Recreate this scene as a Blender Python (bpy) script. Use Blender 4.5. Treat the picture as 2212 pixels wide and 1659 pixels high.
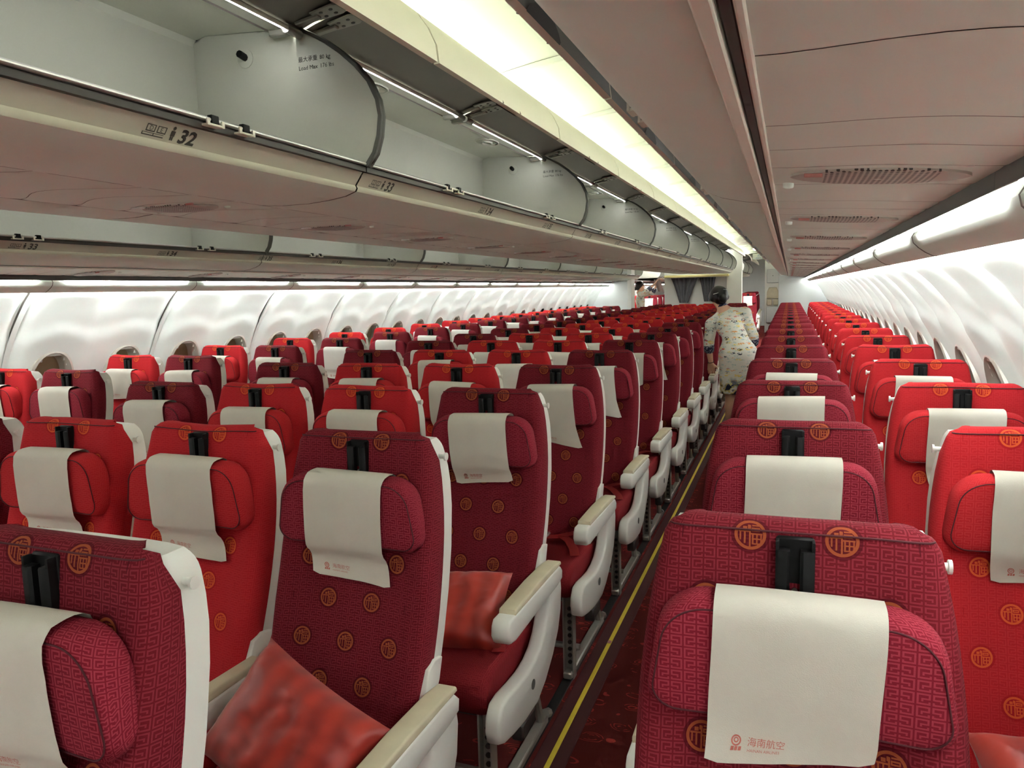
import bpy, math, random
import numpy as np
from mathutils import Vector, Matrix, noise as mnoise

for o in list(bpy.data.objects):
    bpy.data.objects.remove(o, do_unlink=True)
SC = bpy.context.scene
COL = SC.collection
rnd = random.Random(7)
ZC = 1.54                      # eye height of the photographer above the carpet

# ------------------------------------------------------------------ camera
def cam_axes(yaw, pitch, roll):
    cy, sy, cp, sp = math.cos(yaw), math.sin(yaw), math.cos(pitch), math.sin(pitch)
    F = Vector((-sy*cp, cy*cp, -sp)); R = Vector((cy, sy, 0)); U = R.cross(F)
    c, s = math.cos(roll), math.sin(roll)
    return F, c*R + s*U, -s*R + c*U
F_, R_, U_ = cam_axes(0.3569, 0.1218, -0.0276)
cd = bpy.data.cameras.new('camera'); cam = bpy.data.objects.new('camera', cd); COL.objects.link(cam)
M = Matrix.Identity(4)
for i in range(3):
    M[i][0], M[i][1], M[i][2] = R_[i], U_[i], -F_[i]
M[2][3] = ZC
cam.matrix_world = M
cd.sensor_width = 36.0; cd.lens = 36.0*1613.8/2212.0; cd.clip_start = 0.02; cd.clip_end = 200
SC.camera = cam

# ------------------------------------------------------------------ light levels (all light comes from the cabin's own lamps)
SC.view_settings.view_transform = 'Standard'
SC.view_settings.look = 'None'
SC.view_settings.gamma = 1.0
SC.view_settings.use_curve_mapping = False
SC.view_settings.exposure = 1.12
L_COVE, L_WALL, L_TUBE, L_LED = 19.0, 42.0, 22.0, 11.8
wd = bpy.data.worlds.new('world'); SC.world = wd; wd.use_nodes = True
wd.node_tree.nodes['Background'].inputs[0].default_value = (0.02, 0.022, 0.025, 1)
wd.node_tree.nodes['Background'].inputs[1].default_value = 1.0
SC.cycles.use_light_tree = False
SC.cycles.use_adaptive_sampling = True
SC.cycles.adaptive_threshold = 0.05
SC.cycles.adaptive_min_samples = 16
SC.cycles.max_bounces = 6
SC.cycles.light_sampling_threshold = 0.03
SC.cycles.diffuse_bounces = 5
SC.cycles.glossy_bounces = 2
SC.cycles.caustics_reflective = False
SC.cycles.caustics_refractive = False

# ------------------------------------------------------------------ mesh helpers
class MB:
    def __init__(s):
        s.v, s.f, s.uv, s.m = [], [], [], []
    def pt(s, p, uv=(0, 0)):
        s.v.append(tuple(p)); s.uv.append(uv); return len(s.v)-1
    def face(s, ids, m=0):
        s.f.append(tuple(ids)); s.m.append(m)
    def grid(s, P, UV=None, closed=False, m=0, flip=False, skip=None):
        nj, ni = len(P), len(P[0]); b = len(s.v)
        for j in range(nj):
            for i in range(ni):
                s.v.append(tuple(P[j][i])); s.uv.append(tuple(UV[j][i]) if UV is not None else (0, 0))
        for j in range(nj-1):
            for i in range(ni if closed else ni-1):
                if skip and skip(j, i): continue
                a, c = b+j*ni+i, b+j*ni+(i+1) % ni
                q = (a, c, c+ni, a+ni)
                s.face(q[::-1] if flip else q, m)
        return b
    def poly(s, pts, m=0, flip=False):
        ids = [s.pt(p) for p in pts]
        s.face(ids[::-1] if flip else ids, m)
    def box(s, x0, x1, y0, y1, z0, z1, c=0.0, m=0, T=None):
        c = min(c, abs(x1-x0)*.45, abs(y1-y0)*.45, abs(z1-z0)*.45)
        X, Y, Z = (x0, x1), (y0, y1), (z0, z1)
        f = T or (lambda p: p)
        if c <= 0:
            ids = {}
            for i in (0, 1):
                for j in (0, 1):
                    for k in (0, 1): ids[i, j, k] = s.pt(f((X[i], Y[j], Z[k])))
            for q in (((0,0,0),(0,0,1),(0,1,1),(0,1,0)), ((1,0,0),(1,1,0),(1,1,1),(1,0,1)), ((0,0,0),(1,0,0),(1,0,1),(0,0,1)),
                      ((0,1,0),(0,1,1),(1,1,1),(1,1,0)), ((0,0,0),(0,1,0),(1,1,0),(1,0,0)), ((0,0,1),(1,0,1),(1,1,1),(0,1,1))):
                s.face([ids[k] for k in q], m)
            return
        ids = {}
        for i in (0, 1):
            for j in (0, 1):
                for k in (0, 1):
                    sx, sy, sz = (1 if i == 0 else -1), (1 if j == 0 else -1), (1 if k == 0 else -1)
                    ids[i,j,k,0] = s.pt(f((X[i], Y[j]+sy*c, Z[k]+sz*c)))
                    ids[i,j,k,1] = s.pt(f((X[i]+sx*c, Y[j], Z[k]+sz*c)))
                    ids[i,j,k,2] = s.pt(f((X[i]+sx*c, Y[j]+sy*c, Z[k])))
        cen = Vector(f(((x0+x1)/2, (y0+y1)/2, (z0+z1)/2)))
        def add(keys):
            q = [ids[k] for k in keys]
            P = [Vector(s.v[k]) for k in q]
            n = (P[1]-P[0]).cross(P[2]-P[0])
            if n.dot((P[0]+P[1]+P[2])/3-cen) < 0: q = q[::-1]
            s.face(q, m)
        for i in (0, 1):
            add([(i,0,0,0),(i,1,0,0),(i,1,1,0),(i,0,1,0)])
            add([(0,i,0,1),(1,i,0,1),(1,i,1,1),(0,i,1,1)])
            add([(0,0,i,2),(1,0,i,2),(1,1,i,2),(0,1,i,2)])
            for j in (0, 1):
                add([(i,j,0,0),(i,j,1,0),(i,j,1,1),(i,j,0,1)])
                add([(i,0,j,0),(i,1,j,0),(i,1,j,2),(i,0,j,2)])
                add([(0,i,j,1),(1,i,j,1),(1,i,j,2),(0,i,j,2)])
                for k in (0, 1): add([(i,j,k,0),(i,j,k,1),(i,j,k,2)])
    def tube(s, path, r, n=8, caps=True, closed=False, m=0):
        P = [Vector(p) for p in path]; N = len(P); rings = []
        rr = r if hasattr(r, '__len__') else [r]*N
        up = None
        for k in range(N):
            if closed: t = P[(k+1) % N]-P[k-1]
            else: t = P[min(k+1, N-1)]-P[max(k-1, 0)]
            t = t.normalized() if t.length > 1e-9 else Vector((0, 0, 1))
            if up is None: up = t.orthogonal().normalized()
            up = (up - t*up.dot(t)); up = up.normalized() if up.length > 1e-6 else t.orthogonal().normalized()
            w = t.cross(up)
            rings.append([P[k]+rr[k]*(math.cos(a)*up+math.sin(a)*w) for a in [2*math.pi*i/n for i in range(n)]])
        if closed: rings.append(rings[0])
        b = s.grid(rings, closed=True, m=m)
        if caps and not closed:
            s.face([b+i for i in range(n)][::-1], m); s.face([b+(N-1)*n+i for i in range(n)], m)
    def prism(s, poly, a0, a1, f, bevel=0.0, m=0, m_side=None, m_end=None):
        """closed polygon (p,q) swept from a0 to a1; f(p,q,a) gives the point; bevelled rims"""
        n = len(poly)
        ar = sum(poly[i][0]*poly[(i+1) % n][1]-poly[(i+1) % n][0]*poly[i][1] for i in range(n))
        if ar < 0: poly = poly[::-1]
        def inset(d):
            out = []
            for i in range(n):
                p0, p1, p2 = Vector(poly[i-1]), Vector(poly[i]), Vector(poly[(i+1) % n])
                e1, e2 = (p1-p0), (p2-p1)
                e1 = e1.normalized() if e1.length > 1e-9 else Vector((1, 0)); e2 = e2.normalized() if e2.length > 1e-9 else e1
                n1, n2 = Vector((-e1.y, e1.x)), Vector((-e2.y, e2.x))
                b = n1+n2
                b = b.normalized() if b.length > 1e-6 else n1
                k = d/max(.35, b.dot(n1)); q = p1+b*k
                out.append((q.x, q.y))
            return out
        if bevel > 0:
            sg = 1 if a1 > a0 else -1
            rows = [(inset(bevel), a0), (inset(bevel*.3), a0+sg*bevel*.3), (poly, a0+sg*bevel), (poly, a1-sg*bevel), (inset(bevel*.3), a1-sg*bevel*.3), (inset(bevel), a1)]
        else:
            rows = [(poly, a0), (poly, a1)]
        P = [[f(p, q, a) for p, q in r] for r, a in rows]
        b = s.grid(P, closed=True, m=m)
        me = m if m_end is None else m_end
        s.face([b+i for i in range(n)][::-1], me); s.face([b+(len(rows)-1)*n+i for i in range(n)], me)
    def mesh(s, name, mats, smooth=40, fix=True):
        me = bpy.data.meshes.new(name)
        me.from_pydata(s.v, [], s.f)
        for mm in (mats if isinstance(mats, (list, tuple)) else [mats]): me.materials.append(mm)
        if any(s.m): me.polygons.foreach_set('material_index', s.m)
        if any(u != (0, 0) for u in s.uv):
            l = me.uv_layers.new(name='UVMap')
            idx = np.empty(len(me.loops), dtype=np.int32); me.loops.foreach_get('vertex_index', idx)
            l.data.foreach_set('uv', np.array(s.uv, dtype=np.float32)[idx].ravel())
        if fix:
            import bmesh
            bm = bmesh.new(); bm.from_mesh(me)
            bmesh.ops.recalc_face_normals(bm, faces=bm.faces); bm.to_mesh(me); bm.free()
        if smooth:
            me.polygons.foreach_set('use_smooth', [True]*len(me.polygons))
            if smooth < 180: me.set_sharp_from_angle(angle=math.radians(smooth))
        me.update()
        return me
    def build(s, name, mats, parent=None, smooth=40, fix=True):
        return obj(name, s.mesh(name, mats, smooth, fix), parent)
def obj(name, me, parent=None, loc=None):
    o = bpy.data.objects.new(name, me); COL.objects.link(o)
    if parent is not None: o.parent = parent
    if loc is not None: o.location = loc
    return o
def empty(name, loc=(0, 0, 0), rz=0.0):
    o = bpy.data.objects.new(name, None); o.empty_display_size = .1; COL.objects.link(o)
    o.location = loc; o.rotation_euler = (0, 0, rz); return o
def tag(o, label, cat, group=None):
    o['label'] = label; o['category'] = cat
    if group: o['group'] = group
    return o
def struct(o, label=None):
    o['kind'] = 'structure'
    if label: o['label'] = label
    return o
ORD = ['first','second','third','fourth','fifth','sixth','seventh','eighth','ninth','tenth','eleventh','twelfth','thirteenth','fourteenth','fifteenth',
       'sixteenth','seventeenth','eighteenth','nineteenth','twentieth','twenty-first','twenty-second','twenty-third','twenty-fourth','twenty-fifth','twenty-sixth','twenty-seventh','twenty-eighth','twenty-ninth','thirtieth']

# ------------------------------------------------------------------ materials
def srgb(r, g, b):
    f = lambda c: (c/255/12.92) if c/255 <= .04045 else ((c/255+.055)/1.055)**2.4
    return (f(r), f(g), f(b), 1.0)
class NT:
    def __init__(s, name):
        s.mat = bpy.data.materials.new(name); s.mat.use_nodes = True; s.t = s.mat.node_tree
        s.b = s.t.nodes['Principled BSDF']
    def n(s, typ, **kw):
        x = s.t.nodes.new(typ)
        for k, v in kw.items(): setattr(x, k, v)
        return x
    def l(s, a, b): s.t.links.new(a, b)
    def math(s, op, a, b=None, c=None):
        x = s.t.nodes.new('ShaderNodeMath'); x.operation = op
        for i, v in enumerate((a, b, c)):
            if v is None: continue
            if isinstance(v, (int, float)): x.inputs[i].default_value = v
            else: s.l(v, x.inputs[i])
        return x.outputs[0]
    def mix(s, fac, a, b):
        x = s.t.nodes.new('ShaderNodeMix'); x.data_type = 'RGBA'
        for sock, v in ((x.inputs[0], fac), (x.inputs[6], a), (x.inputs[7], b)):
            if isinstance(v, (tuple, list)): sock.default_value = v
            elif isinstance(v, (int, float)): sock.default_value = v
            else: s.l(v, sock)
        return x.outputs[2]
def plain(name, col, rough=.5, metal=0.0, var=.06, scale=8.0, bump=0.0, bscale=400.0, spec=None, sheen=0.0):
    k = NT(name); col = srgb(*col)
    tc = k.n('ShaderNodeTexCoord'); nz = k.n('ShaderNodeTexNoise'); nz.inputs['Scale'].default_value = scale; nz.inputs['Detail'].default_value = 3
    k.l(tc.outputs['Object'], nz.inputs['Vector'])
    dark = tuple(c*(1-var) for c in col[:3])+(1,); lite = tuple(min(1, c*(1+var)) for c in col[:3])+(1,)
    k.l(k.mix(nz.outputs['Fac'], dark, lite), k.b.inputs['Base Color'])
    k.b.inputs['Roughness'].default_value = rough; k.b.inputs['Metallic'].default_value = metal
    if spec is not None: k.b.inputs['Specular IOR Level'].default_value = spec
    if sheen: k.b.inputs['Sheen Weight'].default_value = sheen
    if bump:
        n2 = k.n('ShaderNodeTexNoise'); n2.inputs['Scale'].default_value = bscale; n2.inputs['Detail'].default_value = 2
        k.l(tc.outputs['Object'], n2.inputs['Vector'])
        bp = k.n('ShaderNodeBump'); bp.inputs['Strength'].default_value = bump; bp.inputs['Distance'].default_value = .002
        k.l(n2.outputs['Fac'], bp.inputs['Height']); k.l(bp.outputs['Normal'], k.b.inputs['Normal'])
    return k.mat
def glow(name, col, strength):
    k = NT(name)
    k.b.inputs['Base Color'].default_value = (.8, .8, .8, 1)
    k.b.inputs['Emission Color'].default_value = col; k.b.inputs['Emission Strength'].default_value = strength
    k.mat.cycles.emission_sampling = 'FRONT'
    return k.mat
def boxmask(k, u, v, cx, cy, hw, hh):
    return k.math('MULTIPLY', k.math('COMPARE', u, cx, hw), k.math('COMPARE', v, cy, hh))
def fabric(name, base, lite, dark, medal, medallions=True, detail=True, rough=.9, fk=.6):
    """woven key-fret upholstery with round good-fortune medallions; UV in metres, v counted down from the top edge"""
    k = NT(name); base, lite, dark, medal = [srgb(*c) for c in (base, lite, dark, medal)]
    uvn = k.n('ShaderNodeUVMap'); sp = k.n('ShaderNodeSeparateXYZ'); k.l(uvn.outputs[0], sp.inputs[0])
    u, v = sp.outputs[0], sp.outputs[1]
    tc = k.n('ShaderNodeTexCoord'); nz = k.n('ShaderNodeTexNoise'); nz.inputs['Scale'].default_value = 3.0; nz.inputs['Detail'].default_value = 4
    k.l(tc.outputs['Object'], nz.inputs['Vector'])
    ground = k.mix(k.math('MULTIPLY', nz.outputs['Fac'], .55), base, dark)
    height = None
    if detail:
        p = k.math('SUBTRACT', k.math('MULTIPLY', k.math('PINGPONG', k.math('ADD', k.math('DIVIDE', u, .0185), 100.0), 1.0), 2.0), 1.0)
        q = k.math('SUBTRACT', k.math('MULTIPLY', k.math('FRACT', k.math('ADD', k.math('DIVIDE', v, .018), 100.0)), 2.0), 1.0)
        r = k.math('MAXIMUM', k.math('ABSOLUTE', p), k.math('ABSOLUTE', q))
        frame = k.math('COMPARE', r, .74, .13)
        gap = boxmask(k, p, q, .74, .22, .2, .16)
        frame = k.math('SUBTRACT', frame, gap)
        h1 = boxmask(k, p, q, .28, -.05, .46, .12)
        h2 = boxmask(k, p, q, -.16, .10, .13, .27)
        fret = k.math('MAXIMUM', k.math('MAXIMUM', frame, h1), h2)
        height = fret
        ground = k.mix(k.math('MULTIPLY', fret, fk), ground, lite)
    if medallions:
        R = .0225
        row = k.math('FLOOR', k.math('DIVIDE', k.math('ADD', v, .036), .1))
        odd = k.math('FLOORED_MODULO', row, 2.0)
        uu = k.math('DIVIDE', k.math('ADD', u, k.math('MULTIPLY', k.math('SUBTRACT', 1.0, odd), .0625)), .125)
        a = k.math('MULTIPLY', k.math('SUBTRACT', k.math('FRACT', k.math('ADD', uu, 100.5)), .5), .125/R)
        b = k.math('MULTIPLY', k.math('SUBTRACT', .5, k.math('FRACT', k.math('ADD', k.math('DIVIDE', k.math('ADD', v, .036), .1), 0.0))), .1/R)
        rr = k.math('SQRT', k.math('ADD', k.math('MULTIPLY', a, a), k.math('MULTIPLY', b, b)))
        inside = k.math('COMPARE', u, 0.0, .163)
        ring = k.math('COMPARE', rr, .9, .1)
        strokes = [(-.02,-.08,.055,.72), (-.38,.2,.36,.055), (-.62,-.1,.05,.28), (-.34,-.2,.055,.4), (-.34,.42,.13,.12), (-.1,.52,.06,.14),
                   (.34,.62,.24,.05), (.34,.42,.26,.05), (.34,.24,.26,.05), (.12,.33,.045,.1), (.58,.33,.045,.1),
                   (.4,.04,.36,.05), (.16,-.3,.05,.34), (.42,-.3,.045,.34), (.68,-.26,.045,.3), (.4,-.28,.26,.045), (.36,-.6,.2,.045)]
        g = None
        for cx, cy, hw, hh in strokes:
            mk = boxmask(k, a, b, cx, cy, hw, hh)
            g = mk if g is None else k.math('MAXIMUM', g, mk)
        g = k.math('MULTIPLY', g, k.math('LESS_THAN', rr, .86))
        g = k.math('MULTIPLY', k.math('MAXIMUM', g, ring), inside)
        halo = k.math('MULTIPLY', k.math('LESS_THAN', rr, 1.22), inside)
        ground = k.mix(k.math('MULTIPLY', halo, .75), ground, dark)
        ground = k.mix(g, ground, medal)
    k.l(ground, k.b.inputs['Base Color'])
    k.b.inputs['Roughness'].default_value = rough; k.b.inputs['Specular IOR Level'].default_value = .15
    wv = k.n('ShaderNodeTexNoise'); wv.inputs['Scale'].default_value = 900; wv.inputs['Detail'].default_value = 1
    k.l(tc.outputs['Object'], wv.inputs['Vector'])
    hh = wv.outputs['Fac']
    bp = k.n('ShaderNodeBump'); bp.inputs['Strength'].default_value = .35; bp.inputs['Distance'].default_value = .0012
    k.l(hh, bp.inputs['Height']); k.l(bp.outputs['Normal'], k.b.inputs['Normal'])
    return k.mat

MT = {}
MT['white'] = plain('white_plastic', (222, 222, 216), .38, var=.03)
MT['shell'] = plain('seat_shell_plastic', (226, 226, 220), .35, var=.03)
MT['cream'] = plain('cream_plastic', (226, 222, 208), .45, var=.03)
MT['pad'] = plain('worn_cream_vinyl', (196, 186, 160), .5, var=.16, scale=14)
MT['bin'] = plain('bin_plastic', (196, 197, 186), .5, var=.03, scale=5)
MT['binin'] = plain('bin_liner', (192, 193, 181), .55, var=.05, scale=4)
MT['doorin'] = plain('door_inner_skin', (112, 109, 102), .42, var=.04)  # same plastic as the outer skin, greyed: its shading is put into the colour
MT['band'] = plain('bin_lip_plastic', (196, 192, 176), .4, var=.04)
MT['rail'] = plain('bin_rail_metal', (200, 200, 196), .28, metal=.6, var=.05)
MT['channel'] = plain('dark_channel', (52, 46, 44), .45)
MT['rubber'] = plain('grey_rubber_edge', (86, 86, 82), .5)
MT['steel'] = plain('brushed_steel', (150, 148, 142), .35, metal=.8, var=.1)
MT['alu'] = plain('seat_leg_aluminium', (168, 164, 156), .38, metal=.55, var=.1)
MT['black'] = plain('black_plastic', (7, 7, 8), .55, var=.1, spec=.25)
MT['dark'] = plain('dark_void', (18, 16, 16), .7)
MT['print'] = plain('dark_grey_print', (62, 60, 56), .6)
MT['logo'] = plain('red_print', (182, 102, 90), .8)
MT['paper'] = plain('nonwoven_paper', (202, 197, 186), .92, var=.08, scale=10, bump=.25, bscale=700, spec=.1)
MT['paperw'] = plain('bright_nonwoven_paper', (226, 224, 218), .92, var=.04, scale=10, bump=.25, bscale=700, spec=.1)
MT['belt'] = plain('red_webbing', (150, 24, 30), .6, var=.1, scale=30)
MT['ceil'] = plain('ceiling_panel_paint', (208, 213, 196), .6, var=.02)
MT['psu'] = plain('service_panel_plastic', (228, 240, 229), .5, var=.03)
MT['wall'] = plain('sidewall_plastic', (219, 224, 217), .55, var=.02, bump=.12, bscale=260)
MT['gap'] = plain('seam_shadow_gap', (110, 104, 98), .8)
MT['bulk'] = plain('bulkhead_laminate', (206, 209, 208), .5, var=.03)
MT['yellow'] = plain('photoluminescent_yellow', (226, 200, 60), .5, var=.08, scale=30)
MT['piping'] = plain('dark_red_piping', (74, 12, 24), .8)
MT['maroon'] = plain('maroon_edging', (70, 18, 24), .7)
MT['curtain'] = plain('grey_curtain_cloth', (92, 94, 100), .9, var=.12, scale=20)
MT['header'] = plain('pale_yellow_header', (214, 202, 140), .5)
MT['hinge'] = plain('hinge_grey_metal', (148, 146, 138), .4, metal=.3)
MT['redswitch'] = plain('red_switch', (184, 120, 112), .4)
MT['shade'] = plain('window_shade_plastic', (150, 136, 104), .55)
MT['chrome'] = plain('window_bezel', (176, 172, 160), .3, metal=.35)
MT['burg'] = fabric('burgundy_key_fret', (106, 20, 31), (136, 46, 57), (76, 10, 22), (146, 72, 42))
MT['burgP'] = fabric('burgundy_key_fret_plain', (126, 26, 42), (164, 62, 76), (92, 13, 28), (190, 102, 44), medallions=False)
MT['red'] = fabric('red_key_fret', (170, 31, 38), (196, 54, 58), (150, 22, 30), (200, 82, 42), fk=.35)
MT['redP'] = fabric('red_key_fret_plain', (178, 34, 41), (198, 62, 64), (150, 20, 28), (214, 108, 40), medallions=False, fk=.4)
MT['seatB'] = fabric('burgundy_cushion_cloth', (122, 26, 34), (142, 44, 48), (96, 16, 24), (0, 0, 0), medallions=False)
MT['seatR'] = fabric('red_cushion_cloth', (170, 30, 36), (184, 50, 52), (140, 20, 26), (0, 0, 0), medallions=False)
MT['lcove'] = glow('cove_lamp', (.97, 1.0, .95, 1), L_COVE)
MT['lwall'] = glow('wall_wash_lamp', (.94, .98, 1.0, 1), L_WALL)
MT['ltube'] = glow('reading_strip_lamp', (1.0, .98, .95, 1), L_TUBE)
MT['lled'] = glow('bin_led_lamp', (.96, .98, 1.0, 1), L_LED)
def carpet_mat():
    k = NT('cloud_scroll_carpet')
    tc = k.n('ShaderNodeTexCoord')
    mp = k.n('ShaderNodeMapping'); mp.inputs['Scale'].default_value = (9, 14, 1); k.l(tc.outputs['Object'], mp.inputs['Vector'])
    nz = k.n('ShaderNodeTexNoise'); nz.inputs['Scale'].default_value = 1.4; k.l(mp.outputs[0], nz.inputs['Vector'])
    ad = k.n('ShaderNodeVectorMath', operation='MULTIPLY_ADD'); k.l(nz.outputs['Color'], ad.inputs[0]); ad.inputs[1].default_value = (.35, .35, 0); k.l(mp.outputs[0], ad.inputs[2])
    vo = k.n('ShaderNodeTexVoronoi'); vo.inputs['Scale'].default_value = 1.0; vo.inputs['Randomness'].default_value = .55; k.l(ad.outputs[0], vo.inputs['Vector'])
    d = vo.outputs['Distance']
    rings = k.math('MAXIMUM', k.math('COMPARE', d, .13, .022), k.math('MAXIMUM', k.math('COMPARE', d, .26, .022), k.math('COMPARE', d, .38, .02)))
    brk = k.n('ShaderNodeTexNoise'); brk.inputs['Scale'].default_value = 2.2; k.l(mp.outputs[0], brk.inputs['Vector'])
    rings = k.math('MULTIPLY', rings, k.math('GREATER_THAN', brk.outputs['Fac'], .47))
    fine = k.n('ShaderNodeTexNoise'); fine.inputs['Scale'].default_value = 500; k.l(tc.outputs['Object'], fine.inputs['Vector'])
    g = k.mix(fine.outputs['Fac'], srgb(78, 29, 28), srgb(108, 40, 38))
    g = k.mix(k.math('MULTIPLY', rings, .9), g, srgb(164, 56, 50))
    k.l(g, k.b.inputs['Base Color']); k.b.inputs['Roughness'].default_value = .95; k.b.inputs['Specular IOR Level'].default_value = .1
    bp = k.n('ShaderNodeBump'); bp.inputs['Strength'].default_value = .5; bp.inputs['Distance'].default_value = .003; k.l(fine.outputs['Fac'], bp.inputs['Height']); k.l(bp.outputs['Normal'], k.b.inputs['Normal'])
    return k.mat
MT['carpet'] = carpet_mat()
def perf_mat():
    k = NT('perforated_speaker_grille')
    uvn = k.n('ShaderNodeUVMap'); sp = k.n('ShaderNodeSeparateXYZ'); k.l(uvn.outputs[0], sp.inputs[0])
    a = k.math('SUBTRACT', k.math('FRACT', k.math('DIVIDE', sp.outputs[0], .0085)), .5); b = k.math('SUBTRACT', k.math('FRACT', k.math('DIVIDE', sp.outputs[1], .0085)), .5)
    d = k.math('SQRT', k.math('ADD', k.math('MULTIPLY', a, a), k.math('MULTIPLY', b, b)))
    inx = k.math('COMPARE', sp.outputs[0], 0.0, .082)
    hole = k.math('MULTIPLY', k.math('LESS_THAN', d, .33), inx)
    k.l(k.mix(hole, srgb(186, 180, 170), srgb(58, 52, 48)), k.b.inputs['Base Color']); k.b.inputs['Roughness'].default_value = .5
    return k.mat
MT['perf'] = perf_mat()
def pillow_mat():
    k = NT('red_satin_pillow')
    tc = k.n('ShaderNodeTexCoord'); wv = k.n('ShaderNodeTexWave'); wv.inputs['Scale'].default_value = 5; wv.inputs['Distortion'].default_value = 3.0; wv.inputs['Detail'].default_value = 2
    k.l(tc.outputs['Object'], wv.inputs['Vector'])
    k.l(k.mix(wv.outputs['Fac'], srgb(140, 27, 18), srgb(168, 40, 23)), k.b.inputs['Base Color'])
    k.b.inputs['Roughness'].default_value = .42; k.b.inputs['Sheen Weight'].default_value = .3
    return k.mat
MT['pillow'] = pillow_mat()
# ------------------------------------------------------------------ the shell of the cabin
CX = -1.79                      # centre line of the fuselage
Y0, YB, YE = -3.0, 17.95, 27.5
def z_(r): return r + ZC        # heights measured from eye level
def slab(name, x0, x1, y0, y1, z0, z1, m, parent=None, c=.004):
    b = MB(); b.box(x0, x1, y0, y1, z0, z1, c); return b.build(name, m, parent)
struct(slab('floor', CX-2.72, CX+2.72, Y0, YE, -.06, 0.0, MT['carpet']), 'dark red carpet with swirling cloud scrolls')
RAMP = .16
b = MB(); b.prism([(18.6, .001), (20.0, RAMP), (YE, RAMP), (YE, .001)], CX-2.6, CX+2.6, lambda p, q, a: (a, p, q)); struct(b.build('floor_rear', MT['carpet'], smooth=20))
# seat tracks and floor path marking
n = 0
for x in (-.805, -2.775, -.30, -3.28, .36, -3.93, -1.55, -2.05):
    n += 1; struct(slab('trim_%d' % n, x-.02, x+.02, 0.2, 17.9, .0, .005, MT['dark']))
for x in (-.715, -2.865):
    n += 1
    t = empty('trim_%d' % n, (x, 0, 0)); struct(t)
    slab('edging', -.055, .055, .1, 17.9, .0, .006, MT['maroon'], t)
    slab('yellow_strip', -.009, .009, .1, 17.9, .006, .0095, MT['yellow'], t, c=.002)
b = MB(); b.box(-.008, .008, -.012, .012, 0, .003, .001)
o = b.build('floor_sticker', MT['redswitch']); o.location = (-.715, 3.05, .0095); tag(o, 'tiny orange sticker on the yellow floor path strip', 'sticker')

# side walls: offsets from the centre line (d) and heights from eye level, top to floor
WP = [(2.215, .14), (2.237, .075), (2.29, .02), (2.355, -.055), (2.43, -.155), (2.50, -.27), (2.555, -.39), (2.60, -.52), (2.63, -.66), (2.64, -.82), (2.63, -1.0), (2.59, -1.2), (2.52, -1.38), (2.45, -1.54)]
def wall_point(t):
    t = max(0, min(len(WP)-1.001, t)); i = int(t); f = t-i
    p0 = WP[max(i-1, 0)]; p1 = WP[i]; p2 = WP[i+1]; p3 = WP[min(i+2, len(WP)-1)]
    r = []
    for k in (0, 1):
        a, b_, c, d = p0[k], p1[k], p2[k], p3[k]
        r.append(.5*(2*b_+(c-a)*f+(2*a-5*b_+4*c-d)*f*f+(3*b_-a-3*c+d)*f**3))
    return r
RIB = 1.105
WIN_T = None
def sidewall_mesh(side):
    """one moulded panel with two window openings; local y from 0 to RIB, x towards the hull"""
    ny, nt = 38, 46
    g = .007
    mb = MB(); P = []; wins = (.28, .83)
    for j in range(nt+1):
        t = (len(WP)-1)*j/nt; row = []
        d, z = wall_point(t); q0, q1 = wall_point(t-.05), wall_point(t+.05)
        tx, tz = q1[0]-q0[0], q1[1]-q0[1]; L = math.hypot(tx, tz); nx, nz = -tz/L, tx/L          # outward normal in the (d,z) plane
        if nx < 0: nx, nz = -nx, -nz
        for i in range(ny+1):
            y = g + (RIB-2*g)*i/ny; f = y/RIB
            e = min(f, 1-f)*RIB
            off = .042*math.exp(-(e/.055)**2)                                  # rolled edge by the rib
            off += .010*math.exp(-((y-RIB/2)/.06)**2)*max(0, min(1, (z+.9)/.5)) # soft crease between the bays
            zc = -.175+.035*math.cos((y-.28)*2*math.pi/.5525)
            off += .013/(1+math.exp(-(z-zc)/.008))*max(0, min(1, (.10-z)/.12))   # wavy ledge
            off += -.007*math.sin(math.pi*min(1, max(0, (y % .5525)/.5525)))*max(0, min(1, (z+.5)/.3))
            row.append((side*(d+nx*off), y, z_(z+nz*off)))
        P.append(row)
    def hole(j, i):
        y = g+(RIB-2*g)*(i+.5)/ny; z = wall_point((len(WP)-1)*(j+.5)/nt)[1]
        return any(abs((y-w)/.132)**2.3+abs((z+.495)/.195)**2.3 < 1 for w in wins)
    mb.grid(P, skip=hole)
    return mb.mesh('sidewall_panel', MT['wall'], 60), wins
def oval(w, h, n=32, e=2.15):
    return [(w*math.copysign(abs(math.cos(a))**(2/e), math.cos(a)), h*math.copysign(abs(math.sin(a))**(2/e), math.sin(a))) for a in [2*math.pi*k/n for k in range(n)]]
def wall_frame(side, z):
    """point and in-plane axes on the wall at height z (from eye level)"""
    best = min(range(0, 260), key=lambda k: abs(wall_point(k*.05)[1]-z)); t = best*.05
    d, zz = wall_point(t); d2, z2 = wall_point(t+.1)
    up = Vector((side*(d-d2), 0, zz-z2)).normalized()
    out = Vector((side, 0, 0)); out = (out-up*out.dot(up)).normalized()
    return Vector((side*d, 0, z_(zz))), up, out
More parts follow.
